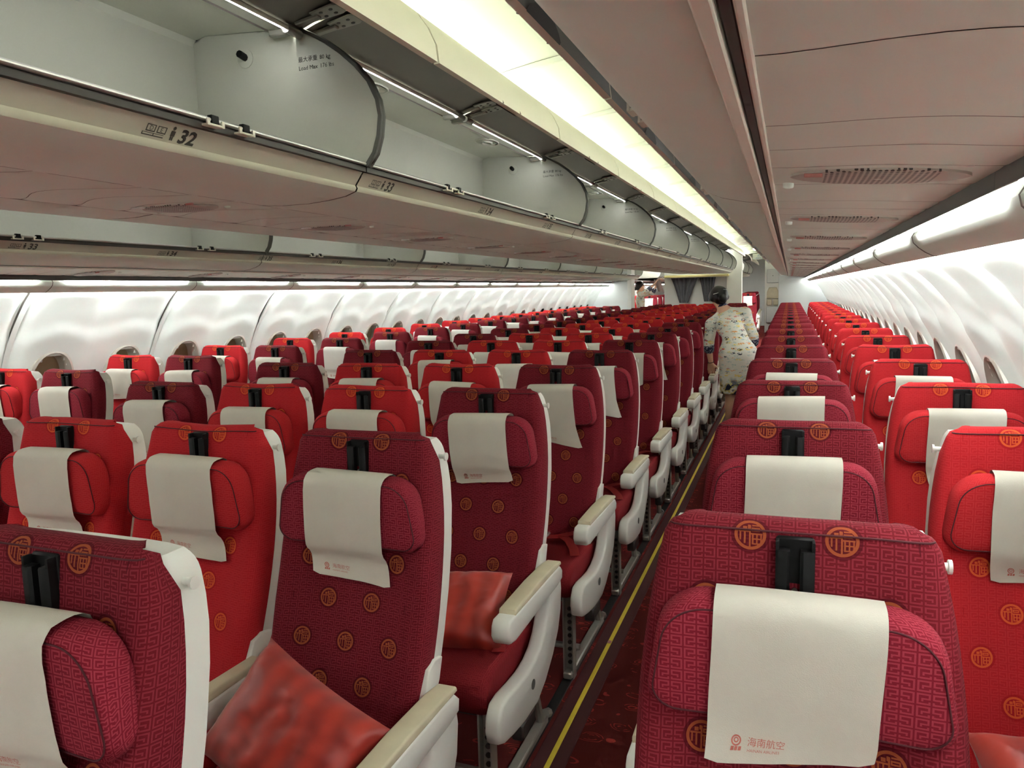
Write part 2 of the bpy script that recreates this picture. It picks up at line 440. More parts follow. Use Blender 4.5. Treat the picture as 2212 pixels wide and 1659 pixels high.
def window_meshes(side):
    o, up, out = wall_frame(side, -.495)
    fr = MB(); rows = []
    for w, h, dep in ((.165, .235, .020), (.160, .230, -.022), (.144, .214, -.028), (.130, .200, -.012), (.120, .188, .045), (.112, .180, .052)):
        rows.append([o+Vector((0, a, 0))+up*c+out*dep for a, c in oval(w, h)])
    fr.grid(rows, closed=True)
    sh = MB(); sh.poly([o+Vector((0, a, 0))+up*c+out*.05 for a, c in oval(.125, .192)])
    ln = MB(); ln.box(-.07, .07, -.004, .004, -.006, .006, .002, T=lambda p: o+Vector((0, p[0], 0))+up*(p[2]-.10)+out*(p[1]+.044))
    return fr.mesh('window_bezel', MT['chrome'], 50), sh.mesh('window_shade', MT['shade']), ln.mesh('shade_pull', MT['cream'])
for side, nm, ph in ((-1, 'left', 4.2), (1, 'right', 2.49)):
    w = struct(empty('wall_'+nm, (CX, 0, 0)), 'white moulded sidewall of panels with oval windows')
    # backing skin closes the hull behind the panels
    mb = MB(); mb.grid([[(side*(wall_point(t*.5)[0]+.075), y, z_(wall_point(t*.5)[1])) for y in (Y0, YE)] for t in range(27)])
    mb.build('hull_skin', MT['gap'], w)
    pm, wins = sidewall_mesh(side); fm, sm, lm = window_meshes(side)
    rb = MB(); rb.grid([[(side*(wall_point(t*.25)[0]+.035), -.018+.009*i, z_(wall_point(t*.25)[1])) for i in range(5)] for t in range(53)])
    rm = rb.mesh('rib_strip', MT['wall'])
    k = -7
    while ph+k*RIB < YE-1.0:
        y = ph+k*RIB; k += 1
        if y < Y0: continue
        p = obj('sidewall_panel', pm, w, (0, y, 0)); obj('rib_strip', rm, w, (0, y, 0))
        if y < 12:
            for wy in wins:
                q = obj('window_bezel', fm, p, (0, wy, 0)); obj('window_shade', sm, p, (0, wy, 0)); obj('shade_pull', lm, p, (0, wy, 0))

# cove panel between the service panels and the wall (pink in the seats' reflected light) with its hidden wall-wash lamp and the white strip lamps
for side, nm, ph in ((-1, 'left', 4.2), (1, 'right', 2.49)):
    c = struct(empty('trim_cove_'+nm, (CX, 0, 0)), 'smooth cove fairing above the windows')
    prof = [(2.135, .150), (2.124, .130), (2.128, .113), (2.142, .098), (2.160, .084), (2.178, .074), (2.188, .071), (2.192, .078)]
    mb = MB(); P = []
    for d, z in prof: P.append([(side*d, y, z_(z)) for y in [RIB*i/10 for i in range(11)]])
    # S-shaped joints
    P = [[(x, y+.10*(2.19-abs(x))/.065*.10, z) for x, y, z in r] for r in P]
    mb.grid(P); cm = mb.mesh('cove_panel', MT['psu'])
    mb = MB(); mb.tube([r[0] for r in P], .0022, 5); sj = mb.mesh('cove_seam', MT['gap'])
    hs = MB(); hs.box(side*2.092, side*2.122, 0, RIB, z_(.150), z_(.172), .004); hs.box(side*2.087, side*2.091, 0, RIB, z_(.138), z_(.172), .001); hm = hs.mesh('lamp_housing', MT['rubber'])
    tb = MB(); tb.grid([[(side*(2.106+.0095*math.cos(a)), y, z_(.1435)+.0095*math.sin(a)) for y in (.09, RIB-.09)] for a in [math.radians(175+190*k/6) for k in range(7)]]); tm = tb.mesh('strip_lamp', MT['ltube'])
    k = -7
    while ph+k*RIB < YE-1.0:
        y = ph+k*RIB; k += 1
        if y < Y0: continue
        q = obj('cove_panel', cm, c, (0, y, 0)); obj('cove_seam', sj, q); h = obj('lamp_housing', hm, c, (0, y, 0)); obj('strip_lamp', tm, h)
    wl = MB(); wl.poly([(side*2.193, .01, z_(.081)), (side*2.186, .01, z_(.126)), (side*2.186, 1.99, z_(.126)), (side*2.193, 1.99, z_(.081))], flip=side > 0); wlm = wl.mesh('wall_wash_lamp', MT['lwall'], fix=False)
    for i in range(14): obj('wall_wash_lamp', wlm, c, (0, Y0+2*i, 0))
    mb = MB(); mb.grid([[(side*d, y, z_(z)) for y in (Y0, YE)] for d, z in ((2.06, .19), (2.15, .19), (2.26, .18), (2.30, .12))]); mb.build('closing_skin', MT['gap'], c)

# ceiling over each aisle
cl = struct(empty('ceiling', (0, 0, 0)), 'luminous pale arched ceiling panels over the aisles')
def ceil_panel(s):
    prof = [(CX+s*(.36+1.40*k/14), 1.00+.085*math.sin(math.pi*k/14)) for k in range(15)]
    L = 1.10; mb = MB()
    ys = [.004, .012, .03, .05, .12, L/2, L-.12, L-.05, L-.03, L-.012, L-.004]
    dz = [.004, -.016, -.018, .0, .002, .002, .002, 0, 0, 0, .004]
    mb.grid([[(x, y, z_(z+d)) for x, z in prof] for y, d in zip(ys, dz)])
    return mb.mesh('ceiling_panel', MT['ceil'], 50)
for s in (1, -1):
    cmesh = ceil_panel(s); y = 3.44-1.10*6
    while y < YE:
        obj('ceiling_panel', cmesh, cl, (0, y, 0)); y += 1.10
    mb = MB(); mb.grid([[(CX+s*d, y, z_(z)) for y in (Y0, YE)] for d, z in ((.30, .80), (.30, 1.0), (.36, 1.03), (1.0, 1.12), (1.80, 1.03), (1.95, .98), (2.20, .86), (2.36, .10))])
    mb.build('ceiling_skin', MT['gap'], cl)
    for d, z in ((.385, .86), (1.70, .80)):
        mb = MB(); mb.poly([(CX+s*d-.02, .01, z_(z+.012)), (CX+s*d+.02, .01, z_(z+.012)), (CX+s*d+.02, 1.49, z_(z+.012)), (CX+s*d-.02, 1.49, z_(z+.012))]); lm_ = mb.mesh('cove_lamp', MT['lcove'], fix=False)
        for i in range(19): obj('cove_lamp', lm_, cl, (0, Y0+1.5*i, 0))

# ------------------------------------------------------------------ lettering
FONT_CACHE = {}
def text_tris(body, size, bold=0.0):
    key = (body, size, bold)
    if key in FONT_CACHE: return FONT_CACHE[key]
    cu = bpy.data.curves.new('t', 'FONT'); cu.body = body; cu.size = size; cu.align_x = 'LEFT'; cu.resolution_u = 2; cu.offset = bold
    o = bpy.data.objects.new('t', cu); COL.objects.link(o)
    dg = bpy.context.evaluated_depsgraph_get(); me = bpy.data.meshes.new_from_object(o.evaluated_get(dg))
    V = [tuple(v.co) for v in me.vertices]; Fc = [tuple(p.vertices) for p in me.polygons]
    bpy.data.objects.remove(o, do_unlink=True); bpy.data.curves.remove(cu); bpy.data.meshes.remove(me)
    FONT_CACHE[key] = (V, Fc); return V, Fc
def put_text(mb, body, size, f, m=0, bold=0.0):
    V, Fc = text_tris(body, size, bold); b = len(mb.v)
    for x, y, _ in V: mb.pt(f(x, y))
    for q in Fc: mb.face([b+i for i in q], m)

# ------------------------------------------------------------------ overhead bins
ARC = [(.61, .385), (.638, .42), (.654, .465), (.662, .52), (.655, .565), (.630, .618), (.590, .665), (.545, .705), (.495, .742), (.45, .768), (.405, .79)]
HIN = (.405, .79)
OPEN = math.radians(44.4)
def opened(p):
    c, s = math.cos(OPEN), math.sin(OPEN); dx, dz = p[0]-HIN[0], p[1]-HIN[1]
    return (HIN[0]+dx*c-dz*s, HIN[1]+dx*s+dz*c)
class BinKit:
    def __init__(s, side, xref, dz, L, lateral, open_deg=44.4):
        global OPEN
        OPEN = math.radians(open_deg)
        s.side, s.xref, s.dz, s.L, s.lateral = side, xref, dz, L, lateral
        X = lambda a: side*a
        Z = lambda z: z_(z+dz)
        s.Z = Z
        # liner: floor, back, roof (each with thickness)
        mb = MB()
        pr = [(.60, .385), (.58, .372), (.30, .366), (.04, .366), (.015, .39), (.0, .45), (.0, .78), (.02, .815), (.06, .822), (.30, .806), (.39, .80)]
        out = [(a*1.0+(.0 if a > .03 else -.012), z+(-.012 if z < .5 else .012)) for a, z in pr]
        mb.prism(pr+out[::-1], .012, L-.012, lambda p, q, a: (X(p), a, Z(q)))
        s.liner = mb.mesh('liner', MT['binin'], 35)
        # end panels
        mb = MB(); ep = [(.0, .37), (.58, .375), *ARC, (.36, .80), (.06, .822), (.0, .80)]
        mb.prism(ep, 0, .014, lambda p, q, a: (X(p), a, Z(q)), .002); s.endp = mb.mesh('end_panel', MT['bin'], 35)
        mb = MB()
        A2 = [opened(p) for p in ARC]
        rows = []
        for k, (p, q) in enumerate(ARC):
            n = Vector((ARC[min(k+1, 10)][1]-ARC[max(k-1, 0)][1], -(ARC[min(k+1, 10)][0]-ARC[max(k-1, 0)][0]))).normalized()
            rows.append([(X(p+n.x*o), yy, Z(q+n.y*o)) for o, yy in ((0, -.001), (.010, .002), (.012, .008), (.010, .014), (0, .017))])
        mb.grid(rows); s.edge = mb.mesh('edge_trim', MT['rubber'])
        # lower fairing: band with the row numbers, bright lip, curved underside
        if lateral: low = [(.598, .372), (.590, .362), (.576, .342), (.567, .330), (.571, .322), (.566, .314), (.55, .300), (.52, .287), (.47, .275), (.42, .268), (.395, .266)]
        else: low = [(.598, .372), (.590, .362), (.576, .342), (.567, .330), (.571, .322), (.566, .313), (.53, .301), (.47, .293), (.40, .288), (.30, .288), (.225, .294)]
        mb = MB(); mb.grid([[(X(a), y, Z(z)) for y in (.004, L-.004)] for a, z in low[:4]], m=0)
        mb.grid([[(X(a), y, Z(z)) for y in (.004, L-.004)] for a, z in low[3:6]], m=0)
        mb.grid([[(X(a), y, Z(z)) for y in (.004, L-.004)] for a, z in low[5:]], m=1)
        s.fair = mb.mesh('lower_fairing', [MT['band'], MT['psu']], 70)
        mb = MB(); mb.grid([[(X(a), y, Z(z+.006)) for y in (-.004, L+.004)] for a, z in ((.585, .362), (.56, .33), (.52, .31), (.40, .30), (.20, .302))]); s.under = mb.mesh('seam_backing', MT['gap'])
        # rail: bright top lip, dark channel below
        mb = MB(); mb.box(X(.598), X(.616), .002, L-.002, Z(.383), Z(.392), .003); s.rail = mb.mesh('rim_rail', MT['rail'])
        mb = MB(); mb.box(X(.594), X(.606), .002, L-.002, Z(.366), Z(.384), .001); s.chan = mb.mesh('rim_channel', MT['channel'])
        # raised door (half the bin long)
        D = L/2; s.D = D
        inn, outr = [], []
        for k, (p, q) in enumerate(ARC):
            n = Vector((ARC[min(k+1, 10)][1]-ARC[max(k-1, 0)][1], -(ARC[min(k+1, 10)][0]-ARC[max(k-1, 0)][0]))).normalized()
            inn.append(opened((p+n.x*.002, q+n.y*.002))); outr.append(opened((p+n.x*.020, q+n.y*.020)))
        mb = MB(); ys = (.006, D-.006)
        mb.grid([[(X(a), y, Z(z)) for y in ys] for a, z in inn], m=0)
        mb.grid([[(X(a), y, Z(z)) for y in ys] for a, z in [outr[0]]+outr], m=1)
        for y in ys:
            mb.grid([[(X(i[0]), y, Z(i[1])), (X(o[0]), y, Z(o[1]))] for i, o in zip(inn, outr)], m=1)
        mb.grid([[(X(inn[0][0]), y, Z(inn[0][1])) for y in ys], [(X(outr[0][0]), y, Z(outr[0][1])) for y in ys]], m=1)
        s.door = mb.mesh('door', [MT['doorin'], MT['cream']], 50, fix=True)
        # latch: half-round outline on the outer skin and dark scoop in the free edge
        mb = MB(); t0 = Vector(outr[0]); t1 = Vector(outr[3]); ax = (t1-t0).normalized(); nn = Vector((ax.y, -ax.x)); nn = nn if nn.x > 0 else -nn
        arc = [(math.cos(a)*.088, math.sin(a)*.085) for a in [math.pi*k/20 for k in range(21)]]
        mb.tube([(X(t0.x+ax.x*h+nn.x*.001), D/2+yy, Z(t0.y+ax.y*h+nn.y*.001)) for yy, h in arc], .0026, 5); s.latch = mb.mesh('latch_outline', MT['gap'])
        mb = MB(); i0, i1 = Vector(inn[0]), Vector(inn[2]); ia = (i1-i0).normalized(); ino = Vector((-ia.y, ia.x)); ino = ino if ino.x < 0 else -ino
        sc = [(-.10, 0), (-.085, .012), (-.06, .022), (0, .026), (.06, .022), (.085, .012), (.10, 0)]
        f = lambda yy, h, d: (X(i0.x+ia.x*h+ino.x*d), D/2+yy, Z(i0.y+ia.y*h+ino.y*d))
        mb.grid([[f(yy, -.004, .002) for yy, h in sc], [f(yy, h+.001, .004) for yy, h in sc]]); s.scoop = mb.mesh('latch_scoop', MT['channel'])
        # hinges (arm, plate with four bolts, barrel)
        mb = MB()
        j0, j1 = Vector(inn[9]), Vector(inn[6]); ja = (j1-j0).normalized(); jn = Vector((ja.y, -ja.x)); jn = jn if jn.y < 0 else -jn
        g = lambda h, yy, d: (X(j0.x+ja.x*h+jn.x*d), yy, Z(j0.y+ja.y*h+jn.y*d))
        T = lambda p: g(p[0], p[1], p[2])
        mb.prism([(.035, -.028), (.11, -.034), (.125, -.025), (.125, .025), (.11, .034), (.035, .028)], .001, .007, lambda p, q, a: g(p, q, a), .0015)
        mb.box(-.03, .05, -.012, .012, .002, .014, .003, T=T)
        for hx, hy in ((.065, -.014), (.065, .014), (.098, -.014), (.098, .014)):
            c = [(hx+.006*math.cos(a), hy+.006*math.sin(a)) for a in [k*math.pi/4 for k in range(8)]]
            mb.prism(c, .006, .0085, lambda p, q, a: g(p, q, a), m=1)
        mb.tube([(X(HIN[0]+.004), -.035, Z(HIN[1]-.012)), (X(HIN[0]+.004), .035, Z(HIN[1]-.012))], .014, 10)
        mb.box(X(HIN[0]-.075), X(HIN[0]-.01), -.012, .012, Z(HIN[1]-.020), Z(HIN[1]+.0), .004)
        s.hinge = mb.mesh('hinge', [MT['hinge'], MT['channel']], 40)
        # led tube with its opaque holder, shaped to keep light off the door
        mb = MB(); mb.grid([[(X(HIN[0]+.006+.0075*math.cos(a)), y, Z(HIN[1]-.012+.0075*math.sin(a))) for y in (.07, D-.07)] for a in [math.radians(k) for k in (160, 205, 250, 295)]]); s.led = mb.mesh('led_tube', MT['lled'])
        mb = MB(); mb.grid([[(X(HIN[0]+.006+.0095*math.cos(a)), y, Z(HIN[1]-.012+.0095*math.sin(a))) for y in (.06, D-.06)] for a in [math.radians(k) for k in (-52, -20, 20, 60, 100, 140, 158)]]); mb.box(X(HIN[0]-.02), X(HIN[0]-.004), .06, D-.06, Z(HIN[1]-.008), Z(HIN[1]+.004), .003); s.ledh = mb.mesh('led_holder', MT['cream'])
        # catches on the rim
        mb = MB(); mb.box(X(.602), X(.626), -.022, .022, Z(.372), Z(.377), .001); mb.box(X(.622), X(.626), -.026, -.018, Z(.372), Z(.386)); mb.box(X(.622), X(.626), .018, .026, Z(.372), Z(.386)); s.catch = mb.mesh('latch_catch', MT['cream'])
        mb = MB(); mb.box(X(.604), X(.618), -.004, .02, Z(.377), Z(.398), .002); s.hook = mb.mesh('latch_hook', MT['black'])
        # pull-strap bumper and ceiling speaker ring inside
        mb = MB(); cyl = [(.021*math.cos(a), .021*math.sin(a)) for a in [k*math.pi/8 for k in range(16)]]
        mb.prism([(p*1.35, q*1.35) for p, q in cyl], 0, .004, lambda p, q, a: (X(.21+p), L-.014-a, Z(.735+q)), .001); mb.tube([(X(.21), L-.016, Z(.737)), (X(.21), L-.045, Z(.742))], .011, 8, m=1); s.bump = mb.mesh('anchor_knob', [MT['bin'], MT['black']])
        mb = MB(); mb.tube([(X(.26+.055*math.cos(a)), L*.27+.095*math.sin(a), Z(.800)) for a in [k*math.pi/16 for k in range(32)]], .0035, 5, closed=True); mb.tube([(X(.26+.022*math.cos(a)), L*.27+.04*math.sin(a), Z(.798)) for a in [k*math.pi/8 for k in range(16)]], .006, 5, closed=True); s.ring = mb.mesh('roof_disc', MT['binin'])
        mb = MB()
        for r, (t1, t2) in enumerate((('最大承重', '80 kg'), ('Load Max', '176 lbs'))):
            for t, a0 in ((t1, .40), (t2, .475)):
                put_text(mb, t, .017, lambda x, y: (X(a0+x), L-.0149, Z(.70-.024*r+y)) if side > 0 else (X(a0+.07-x), L-.0149, Z(.70-.024*r+y)))
        s.load = mb.mesh('load_notice', MT['print'], 0, fix=False)
    def place(s, y, label, group, doors=True, detail=True):
        t = empty('overhead_bin', (s.xref, y, 0)); tag(t, label, 'overhead bin', group)
        obj('liner', s.liner, t)
        for yy in (0, s.L-.014):
            e = obj('end_panel', s.endp, t, (0, yy, 0)); obj('edge_trim', s.edge, e, (0, -.001, 0))
        fa = obj('lower_fairing', s.fair, t); obj('seam_backing', s.under, t); obj('rim_rail', s.rail, t); obj('rim_channel', s.chan, t)
        if detail: obj('anchor_knob', s.bump, t); obj('load_notice', s.load, t)
        for k in (0, 1):
            if detail: obj('roof_disc', s.ring, t, (0, k*s.L*.5, 0))
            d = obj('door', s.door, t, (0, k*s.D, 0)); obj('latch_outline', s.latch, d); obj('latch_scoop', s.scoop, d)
            for yy in (.045, s.D-.045): obj('hinge', s.hinge, d, (0, yy, 0))
            h = obj('led_holder', s.ledh, t, (0, k*s.D, 0))
            if s.side > 0 or s.lateral: obj('led_tube', s.led, h)
            for yy in (-.05, .05):
                c = obj('latch_catch', s.catch, t, (0, (k+.5)*s.D+yy, 0)); obj('latch_hook', s.hook, c)
        return t
def placard(kit, t, y_world, num):
    """seat pictogram and row number printed on the slanted band"""
    p0, p1 = Vector((.5685, .332)), Vector((.5895, .3615)); up = (p1-p0).normalized(); nn = Vector((up.y, -up.x))*.0012
    sc = 1.15
    def f(x, y):
        q = p0+up*(y*sc+.004)+nn; yy = y_world+x*sc*kit.side-t.location.y
        return (kit.side*q.x, yy, kit.Z(q.y))
    mb = MB()
    put_text(mb, str(num), .038, lambda x, y: f(x*1.08+.080+y*.14, y-.001), bold=.0011)
    def rect(x0, x1, y0, y1):
        mb.poly([f(x0, y0), f(x1, y0), f(x1, y1), f(x0, y1)])
    for ox in (0, .024):
        rect(ox+.006, ox+.026, .020, .0215); rect(ox+.006, ox+.008, .008, .0215); rect(ox+.024, ox+.026, .008, .0215); rect(ox+.006, ox+.026, .008, .010)
        put_text(mb, 'D' if ox == 0 else 'E', .012, lambda x, y: f(x+ox+.0125, y+.011))
        rect(ox, ox+.024, .000, .002); rect(ox, ox+.002, .000, .006); rect(ox, ox+.024, .005, .006)
    c = [(.066+.0035*math.cos(a), .0235+.0035*math.sin(a)) for a in [k*math.pi/5 for k in range(10)]]
    mb.poly([f(*q) for q in c]); rect(.061, .071, .008, .0185); rect(.0625, .0655, 0, .009); rect(.0668, .0698, 0, .009)
    mb.build('row_number', MT['print'], t, 0, fix=False)

LC, LL = 2.38, 2.26
kit_c = BinKit(1, CX, 0.0, LC, False); kit_cl = BinKit(-1, CX, 0.0, LC, False)
kit_l = BinKit(1, -3.92, -.07, LL, True); kit_r = BinKit(-1, .36, -.07, LL, True, 32.0)
kit_e = BinKit(1, CX, 0.0, 1.22, False)
bins_c, bins_l = [], []
for k in range(7):
    y = 1.99+LC*(k-1)
    bins_c.append(kit_c.place(y, 'open overhead bin above centre seats facing right aisle, %s from camera' % ORD[k], 'centre overhead bins along the right aisle', detail=k < 5))
    kit_cl.place(y, 'open overhead bin above centre seats facing left aisle, %s from camera' % ORD[k], 'centre overhead bins along the left aisle', detail=False)
bins_c.append(kit_e.place(1.99+LC*6+.0, 'short last open overhead bin above centre seats by the bulkhead', 'centre overhead bins along the right aisle', detail=False))
for k in range(8):
    y = 4.21+LL*(k-2)
    if k >= 1: bins_l.append(kit_l.place(y, 'open overhead bin above left window seats, %s from camera' % ORD[k-1], 'overhead bins above the left window seats', detail=k < 4))
    kit_r.place(y, 'overhead bin with raised door above right window seats, %s from camera' % ORD[k], 'overhead bins above the right window seats', detail=False)
for k in range(2):
    kit_c.place(20.6+LC*k, 'open overhead bin in the cabin beyond the bulkhead, %s along the centre' % ORD[k], 'overhead bins beyond the bulkhead', detail=False)
    kit_l.place(20.4+LL*k, 'open overhead bin in the cabin beyond the left aisle, %s along' % ORD[k], 'overhead bins beyond the bulkhead', detail=False)
def in_bin(lst, L, y):
    for t in lst:
        if t.location.y <= y < t.location.y+L: return t
for n in range(32, 46):
    y = 1.24+.8636*(n-32); t = in_bin(bins_c, LC, y)
    if t: placard(kit_c, t, y-.05, n)
for n in range(33, 44):
    y = 2.50+.86*(n-33); t = in_bin(bins_l, LL, y)
    if t: placard(kit_l, t, y-.05, n)

# ------------------------------------------------------------------ passenger service panels
PITCH = .8636
def lens_poly(w, h, n=14):
    top = [(w*math.cos(math.pi*k/n), h*math.sin(math.pi*k/n)**1.25) for k in range(n+1)]
    return top + [(-x, -y) for x, y in top[1:-1]]
def psu_kit(a0, z0, a1, z1, side, shift):
    """pieces of one row; lateral a from a0 to a1, S-shaped joints"""
    def S(f): return -shift*math.sin(math.pi*f)**1.5
    pcs = []
    for p0, p1 in ((0, .2), (.2, .4), (.4, .655), (.655, 1.0)):
        mb = MB(); rows = []
        for j in range(9):
            r = []
            for i in range(13):
                f = i/12; a = a0+(a1-a0)*f; z = z0+(z1-z0)*f-.004*math.sin(math.pi*f)
                e = j/8; y = (p0+(p1-p0)*e)*PITCH+S(f)
                y += (.0013 if j == 0 else -.0013 if j == 8 else 0)
                lip = .0015 if j in (0, 8) else 0
                r.append((side*a, y, z_(z)+lip))
            rows.append(r)
        mb.grid(rows); pcs.append(mb.mesh('panel_piece', MT['psu'], 60))
    cen = ((a0+a1)/2, (z0+z1)/2-.004); yc = .527*PITCH-shift
    G = {}
    def at(u, v, d): return (side*(cen[0]+u), yc+v, z_(cen[1]+(z1-z0)/(a1-a0)*u-d))
    mb = MB(); L = lens_poly(.135, .085); rows = []; uv = []
    for sc, d in ((1, -.004), (1, .002), (.95, .004), (.7, .005), (.4, .0055), (.05, .006)):
        rows.append([at(p*sc, q*sc, d) for p, q in L]); uv.append([(p*sc+.0001, q*sc+.0001) for p, q in L])
    mb.grid(rows, uv, closed=True); G['grille'] = mb.mesh('speaker_grille', MT['perf'], 50)
    mb = MB(); mb.grid([[at(.0095*r*math.cos(a), .0095*r*math.sin(a), d) for a in [k*math.pi/6 for k in range(12)]] for r, d in ((1, -.004), (.95, .003), (.6, .005), (.02, .006))], closed=True); G['light'] = mb.mesh('reading_light', MT['psu'], 60)
    mb = MB(); mb.box(-.024, .024, -.005, .005, -.002, .004, .001, T=lambda p: at(p[0], p[1], p[2])); G['sign'] = mb.mesh('belt_sign', MT['white'])
    mb = MB(); mb.box(-.014, .014, -.003, .003, -.002, .004, .001, T=lambda p: at(p[0], p[1], p[2])); G['call'] = mb.mesh('no_smoking_sign', MT['redswitch'])
    return pcs, G
def psu_row(kit, x, y, label, group, side, fl, bare=False):
    t = empty('service_panel', (x, y, 0)); tag(t, label, 'service panel', group)
    for m in kit[0]: obj('panel_piece', m, t)
    if bare: return
    G = kit[1]; obj('speaker_grille', G['grille'], t)
    obj('reading_light', G['light'], t, (fl*side*.138, .05, 0)); obj('reading_light', G['light'], t, (-fl*side*.138, .055, 0))
    obj('belt_sign', G['sign'], t, (-fl*side*.10, -.07, 0)); obj('no_smoking_sign', G['call'], t, (fl*side*.10, -.068, 0))
pk_c = psu_kit(-.222, .294, .222, .294, 1, .10)
pk_r = psu_kit(.388, .190, .048, .166, -1, .05); pk_l = psu_kit(.388, .190, .048, .166, 1, .05)
for k in range(20):
    yc = 1.88+PITCH*(k-1)-.527*PITCH+.10
    if k < 19: psu_row(pk_c, CX, yc, 'ceiling service panel under the centre bins, %s from camera' % ORD[k], 'service panels under the centre bins', 1, 1)
    yr = 1.39+PITCH*(k-1)-.527*PITCH+.05
    if k < 19: psu_row(pk_r, .35, yr, 'ceiling service panel above right window seats, %s from camera' % ORD[k], 'service panels above the right seats', -1, 1, k == 0)
    yl = 3.2+PITCH*(k-1)-.527*PITCH+.05
    if k < 17: psu_row(pk_l, -3.92, yl, 'ceiling service panel above left window seats, %s from camera' % ORD[k], 'service panels above the left seats', 1, 1)
mb = MB(); mb.box(CX-.23, CX+.23, Y0, 17.4, z_(.297), z_(.31)); q = mb.build('psu_backing', MT['gap'], cl)
for s in (1, -1):
    mb = MB(); mb.prism([(s*1.74, .1935), (s*2.085, .1695), (s*2.085, .21), (s*1.74, .21)], Y0, YE, lambda p, q, a: (CX+p, a, z_(q))); mb.build('psu_backing', MT['gap'], cl)
    for d, z, m, w in ((1.745, .196, 'channel', .006), (1.731, .190, 'cream', .0075), (1.755, .191, 'cream', .004)):
        mb = MB(); mb.box(CX+s*d-w, CX+s*d+w, Y0, 17.9, z_(z-.004), z_(z+.004), .002); mb.build('channel_strip', MT[m], cl)
# ------------------------------------------------------------------ seats
BW = [(.40, .200), (.45, .210), (.60, .222), (.75, .228), (.90, .226), (.98, .222), (1.08, .210), (1.15, .195), (1.20, .188)]
BY = [(.40, -.215), (.45, -.200), (.55, -.165), (.70, -.115), (.85, -.068), (1.0, -.030), (1.10, -.010), (1.19, .0), (1.21, .0)]
def lerp(tab, x):
    if x <= tab[0][0]: return tab[0][1]
    for (a, p), (b, q) in zip(tab, tab[1:]):
        if x <= b: return p+(q-p)*(x-a)/(b-a)
    return tab[-1][1]
def smoothtab(tab, x):
    return (lerp(tab, x-.03)+lerp(tab, x)+lerp(tab, x+.03))/3
ZT = 1.195
PIPE = {}
def backrest_mesh(mat, seed, amp):
    zs = [.42+(ZT-.028-.42)*k/17 for k in range(18)]
    rows = [(z, smoothtab(BY, z), smoothtab(BW, z)) for z in zs]
    r = .028; zb = rows[-1]
    for th in (30, 60, 90):
        a = math.radians(th); rows.append((ZT-r+r*math.sin(a), zb[1]+r*(1-math.cos(a)), zb[2]-.012*(1-math.cos(a))))
    rows += [(ZT-.0005, zb[1]+.038, zb[2]-.020), (ZT-.003, zb[1]+.050, zb[2]-.034), (ZT-.010, zb[1]+.058, zb[2]-.046), (ZT-.030, zb[1]+.060, zb[2]-.052)]
    P, UV = [], []; v = 0; prev = None; vs = []
    for z, y, w in rows:
        if prev: v += math.hypot(z-prev[0], y-prev[1])
        prev = (z, y); vs.append(v)
    vtop = vs[18]
    for ri, ((z, y, w), vv) in enumerate(zip(rows, vs)):
        rc = .045; wz = w; back = ri > 19; kd = 1.0 if ri < 17 else (.6 if ri < 19 else .12)
        if z > ZT-rc or back: wz = w-rc*.75*(1-math.sqrt(max(0, 1-min(.96, ((max(z, ZT-.004) if back else z)-(ZT-rc))/rc)**2)))
        half = [(0, 0), (.22*wz, .0), (.45*wz, -.001), (.62*wz, -.006), (.74*wz, -.013), (.84*wz, -.016), (wz-.020, -.014), (wz-.009, -.004), (wz-.002, .012), (wz, .03), (wz-.002, .055)]
        pts = [(-x, d) for x, d in half[::-1]]+half[1:]
        us = [0]
        for p, q in zip(half, half[1:]): us.append(us[-1]+math.hypot(q[0]-p[0], q[1]-p[1]))
        us = [-a for a in us[::-1]]+us[1:]
        row, ur = [], []
        for (x, d), u in zip(pts, us):
            d = d*kd if d > 0 else d*(1.0 if ri < 14 else max(.1, 1-(ri-13)*.16))
            nv = mnoise.noise(Vector((x*5+seed*7.1, z*3.2, seed*3.3)))*amp
            n2 = mnoise.noise(Vector((x*14+seed*5.1, z*5.2, seed*1.3)))*amp*.35
            sag = amp*1.2*mnoise.noise(Vector((x*6+seed*2.7, 1.1, seed))) if z > ZT-.06 else 0
            row.append((x, y+d+nv+n2, z+sag)); ur.append((u, vtop-vv+.008))
        P.append(row); UV.append(ur)
    mb = MB(); mb.grid(P, UV)
    pp = MB(); pp.tube([(x, y-.001, z+.001) for x, y, z in P[18][2:-2]], .0016, 5); PIPE[mat.name, seed] = pp.mesh('top_piping', MT['piping'])
    return mb.mesh('backrest', mat, 75), PIPE[mat.name, seed]
